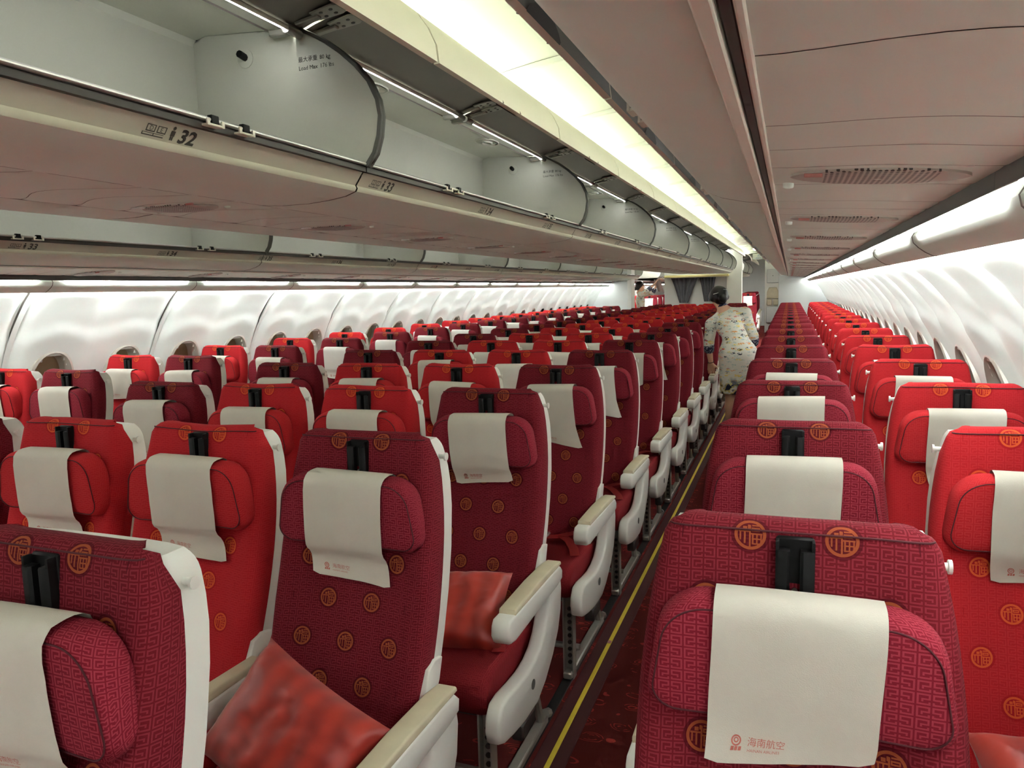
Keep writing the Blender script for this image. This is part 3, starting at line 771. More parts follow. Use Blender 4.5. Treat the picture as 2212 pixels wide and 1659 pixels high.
def shell_mesh():
    mb = MB(); P = []
    zs = [.50, .515, .56, .63, .70, .80, .90, 1.0, 1.06, 1.10, 1.12, 1.135, 1.147, 1.157, 1.165, 1.171, 1.175]
    for k, z in enumerate(zs):
        y, w = smoothtab(BY, z), smoothtab(BW, z)
        t = 1.0 if z < 1.13 else (1.0-((z-1.13)/.043)**2*.35)
        if z <= .6: t = .35+.65*(z-.50)/.10
        rc = .05; wz = w
        if z > ZT-rc: wz = w-rc*.62*(1-math.sqrt(max(0, 1-((z-(ZT-rc))/rc)**2)))
        if z > 1.08: wz -= .006*min(1, (z-1.08)/.06)
        half = [(wz-.014, .032), (wz-.006, .038), (wz-.003, .05), (wz-.003, .05+.035*t), (wz-.004, .05+.055*t), (wz-.04, .05+.068*t), (wz*.5, .05+.075*t), (0, .05+.077*t)]
        P.append([(x, y+d, z) for x, d in half]+[(-x, y+d, z) for x, d in half[-2::-1]])
    b = mb.grid(P); n = len(P[0])
    mb.face([b+i for i in range(n)][::-1]); mb.face([b+(len(P)-1)*n+i for i in range(n)])
    # lower hinge arms
    for s in (-1, 1):
        poly = [(-.085, .66), (-.045, .65), (-.065, .60), (-.115, .54), (-.150, .47), (-.175, .44), (-.205, .45), (-.19, .50), (-.155, .57), (-.12, .65)]
        mb.prism(poly, s*.212, s*.232, lambda p, q, a: (a, p, q), .004)
    return mb.mesh('back_shell', MT['shell'], 45)
HW, HH = .203, .091      # half size of the head cushion
def head_outline(n=52):
    pts = []
    def arc(cx, cz, r, a0, a1, k):
        for i in range(k): 
            a = math.radians(a0+(a1-a0)*i/(k-1)); pts.append((cx+r*math.cos(a), cz+r*math.sin(a)))
    arc(HW-.040, -HH+.040, .040, -90, 3, 8)
    arc(HW-.080, HH-.070, .068, 10, 87, 10)
    top = [(x, HH-.004+.006*(1-(x/.1)**2)) for x in (.06, .03, 0, -.03, -.06)]
    pts += top
    arc(-HW+.080, HH-.070, .068, 93, 170, 10)
    arc(-HW+.040, -HH+.040, .040, 177, 270, 8)
    pts += [(x, -HH) for x in (-.08, 0, .08)]
    return pts
def headrest_mesh(mat):
    O = head_outline(); mb = MB(); rows, uv = [], []
    def ring(ins, y):
        r = []
        for x, z in O:
            L = math.hypot(x, z); kx = 1-ins/HW; kz = 1-ins/HH; r.append((x*kx, y, z*kz))
        return r
    spec = [(.02, .0, 0), (.004, -.008, -.01), (0, -.020, -.026), (0, -.040, -.046), (.0015, -.056, -.06), (.006, -.066, -.068), (.013, -.0705, 0), (.026, -.0725, 0), (.050, -.0735, 0), (.075, -.074, 0)]
    for ins, y, _ in spec:
        rr = ring(ins, y+0.0)
        rr = [(x, yy-.010*(abs(x)/HW)**3, z) for x, yy, z in rr]
        rows.append(rr); uv.append([(x*(1+max(0, (.07+y))/HW)+.0001, -z*(1+max(0, (.07+y))/HH)+.2) for x, _, z in rr])
    b = mb.grid(rows, uv, closed=True); n = len(O)
    mb.face([b+(len(spec)-1)*n+i for i in range(n)]); mb.face([b+i for i in range(n)][::-1])
    return mb.mesh('headrest', mat, 70)
def piping_mesh(mat):
    O = head_outline(); mb = MB()
    mb.tube([(x*(1-.011/HW), -.0700-.010*(abs(x)/HW)**3, z*(1-.011/HH)) for x, z in O], .0014, 5, closed=True)
    return mb.mesh('headrest_piping', mat)
def cover_mesh(var, mat):
    """paper antimacassar over the head cushion; local frame of the head cushion"""
    rng = random.Random(100+var)
    path = [(.006, HH-.05), (.002, HH-.02), (-.004, HH-.002), (-.018, HH+.0065), (-.040, HH+.0075), (-.062, HH+.005), (-.0755, HH-.010), (-.0795, HH-.035), (-.0800, HH-.06)]
    path += [(-.0805, HH-.09), (-.0805, HH-.12), (-.0800, HH-.15), (-.079, HH-.18)]
    fold = [(0.0, .0)]
    if var == 0: path += [(-.079, HH-.192), (-.080, HH-.203), (-.081, HH-.213), (-.082, HH-.223)]; sk = -.004
    elif var == 1: path += [(-.075, HH-.190), (-.068, HH-.198), (-.063, HH-.207), (-.062, HH-.220), (-.066, HH-.240), (-.074, HH-.262)]; sk = .012
    elif var == 2: path += [(-.074, HH-.192), (-.067, HH-.206), (-.064, HH-.222), (-.064, HH-.240)]; sk = .004
    elif var == 3: path += [(-.076, HH-.205), (-.074, HH-.226), (-.072, HH-.246), (-.070, HH-.27)]; sk = .025
    elif var == 4: path = path[:-2]; path += [(-.078, HH-.160), (-.076, HH-.170), (-.0755, HH-.178), (-.075, HH-.185)]; sk = -.01
    else: path += [(-.075, HH-.190), (-.068, HH-.198), (-.063, HH-.207), (-.062, HH-.222), (-.066, HH-.242), (-.074, HH-.262)]; sk = .022
    # resample
    pts = [Vector(p) for p in path]; L = [0]
    for a, b in zip(pts, pts[1:]): L.append(L[-1]+(b-a).length)
    N, K = 30, 12; T = L[-1]
    def at(s):
        for k in range(len(pts)-1):
            if s <= L[k+1]+1e-9:
                f = (s-L[k])/max(1e-9, L[k+1]-L[k]); return pts[k].lerp(pts[k+1], f)
        return pts[-1]
    hw = .110
    Lf = L[6]
    def P(fx, fs):
        s = fs*T; p = at(s); x = fx*hw
        low = max(0, (s-(L[12] if len(L) > 12 else T*.7))/max(.01, T-(L[12] if len(L) > 12 else T*.7)))
        x += sk*low**1.2 + .004*math.sin(fs*5+var)
        wob = mnoise.noise(Vector((fx*2.1+var*4.7, fs*5.0, var*2.2)))
        wr = mnoise.noise(Vector((fx*6+var*2.7, fs*9.0, var*5.2)))
        dy = -.0014-.0022*abs(wob)*min(1, fs*4)-.0014*abs(wr)*(1 if var in (2, 3, 5) else .5)
        dz = 0
        if low > 0: dy += (.010 if var == 3 else .004)*math.sin(fx*2.4+var)*low; dz += (.016 if var in (0, 3) else .008)*fx*low*(1 if var % 2 == 0 else -1)
        if abs(fx) > .99 and fs < .3: dy -= .001
        c = .0
        if fs > .96 and abs(fx) > .9: dz += .006*((fs-.96)/.04)*((abs(fx)-.9)/.1)
        return (x, p.x+dy-.010*(abs(x)/HW)**3, p.y+dz)
    mb = MB(); mb.grid([[P(-1+2*i/K, j/N) for i in range(K+1)] for j in range(N+1)])
    me = mb.mesh('headrest_cover', mat, 120)
    # printed emblem and words near the hem
    lg = MB(); s0 = 1-.034/T
    def f(x, y):
        q = Vector(P((x-.078)/hw, s0+(.014-y)/T)); return q+Vector((0, -.0011, 0))
    put_text(lg, '海南航空', .0125, lambda x, y: f(x+.024, y+.003)); put_text(lg, 'HAINAN AIRLINES', .0053, lambda x, y: f(x+.0245, y-.005))
    for r0, r1, cx, cy in ((.0048, .0068, .009, .008), (.0018, .0034, .009, .0085)):
        for k in range(16):
            a, b2 = 2*math.pi*k/16, 2*math.pi*(k+1)/16
            lg.poly([f(cx+r0*math.cos(a), cy+r0*math.sin(a)), f(cx+r1*math.cos(a), cy+r1*math.sin(a)), f(cx+r1*math.cos(b2), cy+r1*math.sin(b2)), f(cx+r0*math.cos(b2), cy+r0*math.sin(b2))])
    for k in range(3):
        x0 = .002+k*.005; lg.poly([f(x0, -.004), f(x0+.004, -.004), f(x0+.0048, .001), f(x0+.001, .001)])
    return me, lg.mesh('printed_logo', MT['logo'], 0, fix=False)
def bracket_mesh():
    mb = MB()
    mb.box(-.026, .026, -.004, .006, 1.00, 1.178, .003)
    for s in (-1, 1):
        prof = [(s*.0265, -.004), (s*.0265, -.018), (s*.022, -.022), (s*.011, -.022), (s*.007, -.018), (s*.007, -.004)]
        mb.prism(prof, 1.00, 1.163, lambda p, q, a: (p, q, a), .002)
        mb.prism([(s*.0265, -.004), (s*.0265, -.018), (s*.022, -.018), (s*.022, -.004)], 1.160, 1.176, lambda p, q, a: (p, q, a), .001)
    T = lambda p: p
    mb.tube([(0, -.006, 1.10), (0, -.010, 1.10)], .004, 8, m=1)
    return mb.mesh('headrest_bracket', [MT['black'], MT['steel']], 40)
def cushion_mesh(mat):
    mb = MB(); P, UV = [], []
    prof = [(-.19, .38), (-.19, .43), (-.22, .447), (-.30, .450), (-.40, .452), (-.50, .455), (-.58, .458), (-.63, .452), (-.655, .435), (-.664, .41), (-.660, .37), (-.645, .34), (-.60, .335), (-.40, .335), (-.19, .345)]
    s = 0; prev = None
    for y, z in prof:
        if prev: s += math.hypot(y-prev[0], z-prev[1])
        prev = (y, z)
        row, ur = [], []
        for x, d in [(-.236, .05), (-.236, .016), (-.230, .005), (-.215, 0), (-.15, -.002), (-.07, .004), (0, .005), (.07, .004), (.15, -.002), (.215, 0), (.230, .005), (.236, .016), (.236, .05)]:
            zz = z-d if z > .42 else z
            row.append((x, y+(.010 if abs(x) > .225 and y < -.63 else 0), zz)); ur.append((x, s))
        P.append(row); UV.append(ur)
    b = mb.grid(P, UV); n = 13
    for i in (0, n-1): mb.face([b+j*n+i for j in range(len(prof))])
    return mb.mesh('seat_cushion', mat, 60)
def armrest_meshes():
    mb = MB(); prof = [(-.615, .585), (-.605, .612), (-.16, .605), (-.11, .58), (-.11, .545), (-.16, .535), (-.58, .552)]
    mb.prism(prof, -.0225, .0225, lambda p, q, a: (a, p, q), .007)
    mb.prism([(-.22, .55), (-.15, .55), (-.14, .42), (-.18, .34), (-.24, .36), (-.25, .45)], -.012, .012, lambda p, q, a: (a, p, q), .003)
    body = mb.mesh('armrest', MT['shell'], 50)
    mb = MB(); prof = [(-.56, .606), (-.556, .624), (-.30, .629), (-.14, .622), (-.125, .604)]
    mb.prism(prof, -.0215, .0215, lambda p, q, a: (a, p, q), .006); pad = mb.mesh('armrest_pad', MT['pad'], 60)
    mb = MB(); mb.tube([(-.017, -.165, .575), (.017, -.165, .575)], .03, 14); piv = mb.mesh('pivot', MT['shell'], 40)
    return body, pad, piv
def aisle_meshes():
    """aisle-side panel: armrest, post and swept skirt; local x = 0 at its middle"""
    mb = MB()
    sk = [(-.150, .60), (-.112, .575), (-.103, .52), (-.115, .45), (-.150, .385), (-.215, .325), (-.30, .275), (-.38, .248), (-.50, .252), (-.60, .268), (-.675, .285), (-.705, .300), (-.715, .335), (-.708, .375), (-.680, .405), (-.63, .408), (-.55, .398), (-.47, .392), (-.40, .398), (-.345, .415), (-.30, .445), (-.265, .49), (-.250, .54), (-.248, .58)]
    mb.prism(sk, -.024, .024, lambda p, q, a: (a, p, q), .011)
    skirt = mb.mesh('aisle_panel', MT['shell'], 60)
    mb = MB(); prof = [(-.635, .578), (-.630, .606), (-.615, .622), (-.20, .612), (-.125, .604), (-.105, .585), (-.110, .555), (-.16, .548), (-.28, .548), (-.58, .545), (-.62, .553)]
    mb.prism(prof, -.029, .029, lambda p, q, a: (a, p, q), .008); arm = mb.mesh('armrest', MT['shell'], 50)
    mb = MB(); prof = [(-.575, .616), (-.570, .634), (-.35, .636), (-.18, .628), (-.115, .618), (-.112, .606)]
    mb.prism(prof, -.027, .027, lambda p, q, a: (a, p, q), .006); pad = mb.mesh('armrest_pad', MT['pad'], 60)
    mb = MB(); mb.tube([(.020, -.43, .335), (.0255, -.43, .335)], .016, 14); btn = mb.mesh('release_button', MT['rubber'])
    mb = MB(); mb.box(-.02, .02, -.52, -.40, .195, .25, .006); box = mb.mesh('footwell_box', MT['channel'])
    return skirt, arm, pad, btn, box
def leg_meshes():
    mb = MB(); T = lambda p: p
    mb.box(-.022, -.016, -.64, -.60, .0, .34, .001); mb.box(.016, .022, -.64, -.60, .0, .34, .001); mb.box(-.022, .022, -.612, -.606, .0, .34, .001)
    for k in range(9): mb.tube([(0, -.613, .06+k*.028), (0, -.618, .06+k*.028)], .0085, 8, m=1)
    fl = mb.mesh('leg', [MT['alu'], MT['channel']], 40)
    mb = MB(); mb.tube([(0, -.14, .03), (0, -.17, .12), (0, -.22, .26), (0, -.24, .34)], [.016, .014, .014, .016], 8); mb.tube([(0, -.17, .12), (0, -.45, .34)], .009, 6); rl = mb.mesh('leg', MT['alu'], 40)
    mb = MB(); mb.box(-.018, .018, -.66, -.10, .006, .034, .005); mb.tube([(0, -.09, .03), (0, -.05, .012)], .018, 8); rail = mb.mesh('foot_rail', MT['alu'], 40)
    mb = MB(); mb.tube([(-.25, -.56, .10), (.045, -.56, .10)], .013, 8); bar = mb.mesh('baggage_bar', MT['alu'], 40)
    mb = MB(); mb.box(-.235, .235, -.60, -.20, .30, .345, .01); pan = mb.mesh('seat_pan', MT['channel'], 40)
    return fl, rl, rail, bar, pan
def ribbon(mb, pts, w, m=0):
    P = [Vector(p) for p in pts]; rows = []
    for k in range(len(P)):
        t = (P[min(k+1, len(P)-1)]-P[max(k-1, 0)]).normalized(); s = t.cross(Vector((0, 0, 1)))
        s = s.normalized() if s.length > .2 else Vector((0, 1, 0))
        rows.append([P[k]-s*w/2+Vector((0, 0, -.001)), P[k]-s*w/2+Vector((0, 0, .001)), P[k]+s*w/2+Vector((0, 0, .001)), P[k]+s*w/2+Vector((0, 0, -.001))])
    mb.grid(rows, closed=True, m=m)
def belt_meshes():
    mb = MB()
    ribbon(mb, [(.225, -.20, .40), (.215, -.24, .475), (.16, -.28, .485), (.08, -.31, .470), (.0, -.33, .468), (-.06, -.30, .470)], .045)
    ribbon(mb, [(.10, -.30, .474), (.15, -.36, .472), (.19, -.43, .466), (.215, -.50, .462)], .04)
    ribbon(mb, [(-.225, -.20, .40), (-.215, -.24, .470), (-.15, -.27, .463), (-.05, -.27, .466), (.03, -.26, .468)], .045)
    strap = mb.mesh('seat_belt', MT['belt'], 60)
    mb = MB(); mb.box(-.02, .05, -.35, -.30, .474, .486, .004); mb.box(.0, .03, -.345, -.305, .486, .492, .002); buck = mb.mesh('buckle', MT['steel'], 40)
    return strap, buck
KN = MB(); KN.tube([(-.006, 0, 0), (.012, 0, 0)], .006, 10); KN.tube([(.011, 0, 0), (.016, 0, 0)], .0105, 12); knob_me = KN.mesh('coat_knob', MT['shell'], 40)
back_B = [backrest_mesh(MT['burg'], s, a) for s, a in ((1, .0015), (2, .004), (3, .003))]
back_R = [backrest_mesh(MT['red'], s, a) for s, a in ((4, .003), (5, .007), (6, .004))]
shell_me = shell_mesh(); brk_me = bracket_mesh()
head_B, head_R = headrest_mesh(MT['burgP']), headrest_mesh(MT['redP'])
pipe_me = piping_mesh(MT['piping'])
cov = [cover_mesh(v, MT['paper']) for v in range(6)]; covw = [cover_mesh(v, MT['paperw']) for v in range(6)]
cus_B, cus_R = cushion_mesh(MT['seatB']), cushion_mesh(MT['seatR'])
arm_b, arm_p, arm_v = armrest_meshes(); ais = aisle_meshes(); legs = leg_meshes(); belt_me, buck_me = belt_meshes()
SP = .511
def seat(x, y, red, label, group, right='arm', left=None, near=True, cover=0, white=False, head_dz=0.0, knob=1, belt=False, z=0.0, bvar=None, cskew=0.0):
    t = empty('airline_seat', (x, y, z)); tag(t, label, 'seat', group)
    bm_ = (back_R if red else back_B)[rnd.randrange(3) if bvar is None else bvar]; bo = obj('backrest', bm_[0], t)
    if near: obj('top_piping', bm_[1], bo)
    obj('back_shell', shell_me, t); obj('headrest_bracket', brk_me, t, (0, -.006, 0))
    h = obj('headrest', head_R if red else head_B, t, (0, -.018, 1.022+head_dz)); h.rotation_euler = (math.radians(3), 0, 0)
    if near: obj('headrest_piping', pipe_me, h)
    cm = (covw if white else cov)[cover]
    c = obj('headrest_cover', cm[0], h); c.rotation_euler = (0, cskew, 0)
    c.parent = t; c.location = h.location; c.rotation_euler = (math.radians(3), cskew, 0)
    if near: obj('printed_logo', cm[1], c)
    k = obj('coat_knob', knob_me, t, (knob*.196, .062, 1.130)); k.rotation_euler = (0, 0, 0 if knob > 0 else math.pi)
    obj('seat_cushion', cus_R if red else cus_B, t)
    for side, kind in ((1, right), (-1, left)):
        if kind == 'arm':
            a = obj('armrest', arm_b, t, (side*SP/2, 0, 0)); obj('armrest_pad', arm_p, a); obj('pivot', arm_v, a)
        elif kind == 'aisle':
            e = side*.275
            p = obj('aisle_panel', ais[0], t, (e, 0, 0)); a = obj('armrest', ais[1], t, (e, 0, 0)); obj('armrest_pad', ais[2], a)
            bt = obj('release_button', ais[3], p); bt.scale = (side, 1, 1); obj('footwell_box', ais[4], p)
            for m, nm in ((legs[0], 'leg'), (legs[1], 'leg'), (legs[2], 'foot_rail')):
                obj(nm, m, t, (side*.22, 0, 0))
            bb = obj('baggage_bar', legs[3], t, (side*.20, 0, 0)); bb.scale = (side, 1, 1)
    obj('seat_pan', legs[4], t)
    if belt: s_ = obj('seat_belt', belt_me, t); obj('buckle', buck_me, s_)
    return t
xC4, xR1, xR2, xL2, xL1 = -1.024, .0134, .5464, -3.602, -4.109
yC, yL, yR = 1.6254, 2.894, 1.989
cov_pick = {('C4', -1): (2, 0), ('C4', 0): (1, 0), ('C4', 1): (2, 0), ('C4', 2): (3, 0), ('C4', 3): (3, 1), ('C3', 0): (5, 0), ('C2', 0): (1, 0), ('C3', 1): (2, 0), ('C2', 1): (0, 0), ('C3', 2): (3, 0), ('R1', -1): (0, 0), ('R1', 0): (0, 0), ('R2', 0): (2, 0), ('R2', 1): (1, 0)}
colname = {'C4': 'burgundy seat at the right end of centre block', 'C3': 'red seat second from right in centre block', 'C2': 'red seat third from right in centre block', 'C1': 'burgundy seat at the left end of centre block',
           'R1': 'burgundy aisle seat of the right-hand pair', 'R2': 'bright red window seat of the right-hand pair', 'L2': 'burgundy aisle seat of the left-hand pair', 'L1': 'bright red window seat of the left-hand pair'}
grp = {'C': 'seats of the centre block', 'R': 'seats of the right-hand pairs', 'L': 'seats of the left-hand pairs'}
SEATS = {}
def block(col, x, y0, k0, k1, red, right, left):
    for k in range(k0, k1+1):
        y = y0+k*PITCH; near = y < 6
        cv = cov_pick.get((col, k)) or (rnd.choice([0, 0, 1, 2, 3, 4, 5]), 1 if k > 2 and rnd.random() < .8 else 0)
        hd = {('R1', -1): -.006, ('R1', 0): .0, ('R1', 1): .03, ('R2', 1): .0, ('C2', 3): .02, ('R1', 2): .018}.get((col, k), rnd.uniform(-.012, .012))
        SEATS[col, k] = seat(x, y, red, '%s, %s row from camera' % (colname[col], ORD[k-k0]), grp[col[0]], right, left, near, cv[0], bool(cv[1]), hd, -1 if col == 'R2' else 1, belt=(col in ('C4', 'C3', 'R1') and y < 7 and (col, k) != ('C4', 0)), cskew=0 if (col, k) == ('R1', -1) else rnd.uniform(-.03, .03))
block('C4', xC4, yC, -1, 17, False, 'aisle', None)
block('C3', xC4-SP, yC, -1, 17, True, 'arm', None)
block('C2', xC4-2*SP, yC, 0, 17, True, 'arm', None)
block('C1', xC4-3*SP, yC, 0, 17, False, 'arm', 'aisle')
block('R1', xR1, yR, -1, 16, False, 'arm', 'aisle')
block('R2', xR2, yR, -1, 16, True, 'arm', None)
block('L2', xL2, yL, 0, 15, False, 'aisle', 'arm')
block('L1', xL1, yL, 0, 15, True, None, 'arm')
for k in range(7):
    y = 20.6+k*PITCH; sh = -.02*k
    for c in range(3):
        seat(xC4-c*SP+sh, y, c == 1, '%s seat beyond the bulkhead, %s row there, %s from the aisle' % ('red' if c == 1 else 'burgundy', ORD[k], ORD[c]), 'seats beyond the bulkhead', 'aisle' if c == 0 else 'arm', None, False, rnd.choice([0, 2, 3]), True, 0, z=RAMP)
    if k < 3:
        for c in range(2):
            seat(-3.6-c*SP, y, c == 1, '%s seat beyond the left aisle, %s row there' % ('red window' if c else 'burgundy aisle', ORD[k]), 'seats beyond the bulkhead', 'aisle' if c == 0 else 'arm', None, False, 0, True, 0, z=RAMP)

# ------------------------------------------------------------------ pillows
def pillow_mesh(seed):
    mb = MB(); N = 26; W, H, Th = .20, .14, .062
    def surf(sgn):
        P = []
        for j in range(N+1):
            r = []
            for i in range(N+1):
                u, v = -1+2*i/N, -1+2*j/N
                pin = 1-.07*(1-abs(u)**2)*abs(v)**6; pin2 = 1-.07*(1-abs(v)**2)*abs(u)**6
                h = ((1-u**4)*(1-v**4))**.55
                wr = mnoise.noise(Vector((u*2.2+seed, v*2.2, seed)))*.014*h+abs(mnoise.noise(Vector((u*4+seed, v*3.2-u*2, seed+3))))*.014*h+mnoise.noise(Vector((u*9+seed, v*7, seed)))*.004*h
                r.append((u*W*pin2, v*H*pin, sgn*Th*h+wr))
            P.append(r)
        return P
    mb.grid(surf(1)); mb.grid(surf(-1), flip=True)
    m = mb.mesh('pillow', MT['pillow'], 180)
    return m
def pillow(x, y, z, rx, ry, rz, label, seed):
    o = obj('pillow', pillow_mesh(seed), None, (x, y, z)); o.rotation_euler = (rx, ry, rz); tag(o, label, 'pillow', 'red satin pillows on the seats')
pillow(xC4+.01, yC-.36, .575, math.radians(52), math.radians(16), math.radians(-14), 'red satin pillow on the burgundy seat in the front, tilted to the left', 1.0)
pillow(xC4-.0, yC+PITCH-.40, .525, math.radians(36), math.radians(-3), math.radians(8), 'red satin pillow on burgundy aisle seat one row behind the front pillow', 2.0)
pillow(xR2+.02, yR-.40, .535, math.radians(22), math.radians(6), math.radians(10), 'orange-red striped pillow on bright red window seat at lower right', 3.0)
# ------------------------------------------------------------------ bulkheads and what stands by them
def wallbox(name, x0, x1, y0, y1, z0, z1, m='bulk', label=None):
    o = slab(name, x0, x1, y0, y1, z0, z1, MT[m]); struct(o, label); return o
wallbox('wall_front', CX-2.75, CX+2.75, Y0-.1, Y0, 0, 2.7)
wallbox('wall_end', CX-2.75, CX+2.75, YE-.1, YE, 0, 2.7)
wallbox('wall_back_centre', -2.78, -1.36, 17.95, 18.05, 0, 2.6, label='pale grey bulkhead behind the centre seats')
wallbox('wall_back_post', -1.36, -1.03, 17.85, 18.15, 0, 2.35, 'white', 'tall white bulkhead post beside the right aisle')
wallbox('wall_back_right', -.235, CX+2.66, 17.4, 17.5, 0, 1.75, label='pale grey end panel behind the right window seats')
wallbox('wall_back_left', CX-2.66, -3.47, 17.2, 17.3, 0, 1.95, label='pale grey end panel behind the left window seats')
wallbox('wall_back_column', -3.47, -3.38, 17.0, 17.4, 0, 2.3, 'white', 'narrow white column beside the left aisle')
h = slab('curtain_header', -2.74, -1.30, 17.62, 17.93, z_(.235), z_(.29), MT['header'], c=.012); tag(h, 'pale yellow beam above the grey curtains', 'beam')
def curtain(x0, x1, xt0, xt1, ztop, zbot, label):
    mb = MB(); P = []
    for j in range(13):
        f = j/12; r = []
        for i in range(49):
            u = i/48; a = x0+(x1-x0)*u; b_ = xt0+(xt1-xt0)*u; g = f**.8
            r.append((a+(b_-a)*g, 17.86+.022*math.sin(u*34)*(1-.5*g)+.012*math.sin(u*13), ztop+(zbot-ztop)*f))
        P.append(r)
    mb.grid(P); mb.grid([[(x, y+.004, z) for x, y, z in r] for r in P], flip=True)
    o = mb.build('curtain', MT['curtain'], None, 120, fix=False); tag(o, label, 'curtain', 'grey curtains on the bulkhead')
curtain(-2.62, -1.98, -2.42, -2.22, z_(.225), z_(-.35), 'wide grey curtain gathered to a point at its foot')
curtain(-1.97, -1.60, -1.86, -1.68, z_(.225), z_(-.33), 'narrow grey curtain hanging behind the bending attendant')
# crew jump seat and door frame at the far end of the right aisle
js = empty('jump_seat', (-.47, 23.2, RAMP)); tag(js, 'folded beige crew jump seat at the far end of right aisle', 'jump seat')
mb = MB(); mb.box(-.22, .22, .05, .12, 0, 2.1, .01); mb.build('backing_panel', MT['white'], js)
mb = MB(); mb.box(-.17, .17, .0, .06, 1.45, 1.85, .015); mb.build('locker', MT['bulk'], js)
mb = MB(); mb.tube([(0, -.004, 1.66), (0, .004, 1.66)], .012, 8); mb.build('knob', MT['black'], js)
mb = MB(); mb.prism([(-.17, 1.0), (.17, 1.0), (.16, 1.2), (.10, 1.32), (-.10, 1.32), (-.16, 1.2)], -.04, .05, lambda p, q, a: (p, a, q), .02); mb.build('head_pad', MT['pad'], js)
for s in (-1, 1):
    mb = MB(); mb.box(s*.09-.075, s*.09+.075, -.05, .05, .80, .98, .02); mb.build('back_pad', MT['pad'], js)
mb = MB(); mb.box(-.17, .17, -.06, .05, .30, .76, .015); mb.build('folded_seat', MT['bulk'], js)
wallbox('wall_galley', -.23, .5, 20.5, 23.4, 0, 2.4, 'white', 'white monument wall beyond the right aisle')
wallbox('wall_galley_header', -.68, -.23, 23.3, 23.5, 2.25, 2.6, 'white')
# exit sign
ex = empty('exit_sign', (-.54, 15.0, z_(.545))); tag(ex, 'blue and white hanging exit sign over the right aisle', 'sign')
mb = MB(); mb.box(-.13, .13, -.02, .02, -.055, .055, .006); mb.build('sign_case', MT['white'], ex)
mb = MB(); put_text(mb, '出口', .05, lambda x, y: (x-.05, -.022, y+.008)); put_text(mb, '◂ EXIT ▸', .042, lambda x, y: (x-.09, -.022, y-.042)); mb.build('lettering', plain('sign_blue', (60, 110, 180), .5), ex, 0, fix=False)
mb = MB(); mb.tube([(0, 0, .05), (0, 0, .50)], .008, 6); mb.build('hanger', MT['white'], ex)

# ceiling lamps over the cross aisle behind the bulkhead
for x, nm in ((-.62, 'right'), (-3.05, 'left')):
    cl_ = empty('ceiling_light', (x, 19.1, 2.40)); tag(cl_, 'white ceiling light over the cross aisle beyond the %s aisle' % nm, 'light', 'cross aisle lights')
    mb = MB(); mb.box(-.24, .24, -.5, .5, .006, .03, .005); mb.build('frame', MT['white'], cl_)
    mb = MB(); mb.poly([(-.2, -.45, .0), (.2, -.45, .0), (.2, .45, .0), (-.2, .45, .0)], flip=True); mb.build('diffuser', MT['ltube'], cl_, fix=False)
# ------------------------------------------------------------------ people: smooth bodies from blended tapered limbs
def surface_net(f, org, h):
    s = f < 0
    nx, ny, nz = f.shape
    acc = np.zeros((nx-1, ny-1, nz-1, 3)); cnt = np.zeros((nx-1, ny-1, nz-1))
    I, J, K = np.meshgrid(np.arange(nx), np.arange(ny), np.arange(nz), indexing='ij')
    for ax in range(3):
        sl0 = [slice(None)]*3; sl1 = [slice(None)]*3; sl0[ax] = slice(0, -1); sl1[ax] = slice(1, None)
        a, b = f[tuple(sl0)], f[tuple(sl1)]; cr = (a < 0) != (b < 0)
        idx = np.argwhere(cr); t = a[cr]/(a[cr]-b[cr]); p = idx.astype(float); p[:, ax] += t
        o = [k for k in range(3) if k != ax]
        for d0 in (0, -1):
            for d1 in (0, -1):
                c = idx.copy(); c[:, o[0]] += d0; c[:, o[1]] += d1
                ok = (c[:, o[0]] >= 0) & (c[:, o[1]] >= 0) & (c[:, 0] < nx-1) & (c[:, 1] < ny-1) & (c[:, 2] < nz-1)
                cc = c[ok]; np.add.at(acc, (cc[:, 0], cc[:, 1], cc[:, 2]), p[ok]); np.add.at(cnt, (cc[:, 0], cc[:, 1], cc[:, 2]), 1)
    has = cnt > 0; vid = -np.ones(cnt.shape, dtype=np.int64); vid[has] = np.arange(has.sum())
    V = acc[has]/cnt[has][:, None]*h+np.array(org)
    Q = []
    for ax in range(3):
        sl0 = [slice(None)]*3; sl1 = [slice(None)]*3; sl0[ax] = slice(0, -1); sl1[ax] = slice(1, None)
        a, b = f[tuple(sl0)] < 0, f[tuple(sl1)] < 0; idx = np.argwhere(a != b); flip = a[a != b]
        o = [(ax+1) % 3, (ax+2) % 3]
        ok = (idx[:, o[0]] > 0) & (idx[:, o[1]] > 0) & (idx[:, o[0]] < f.shape[o[0]]-1) & (idx[:, o[1]] < f.shape[o[1]]-1)
        idx, flip = idx[ok], flip[ok]
        def v(d0, d1):
            c = idx.copy(); c[:, o[0]] += d0; c[:, o[1]] += d1; return vid[c[:, 0], c[:, 1], c[:, 2]]
        q = np.stack([v(-1, -1), v(0, -1), v(0, 0), v(-1, 0)], 1); q[~flip] = q[~flip][:, ::-1]; Q.append(q)
    return V, np.concatenate(Q)
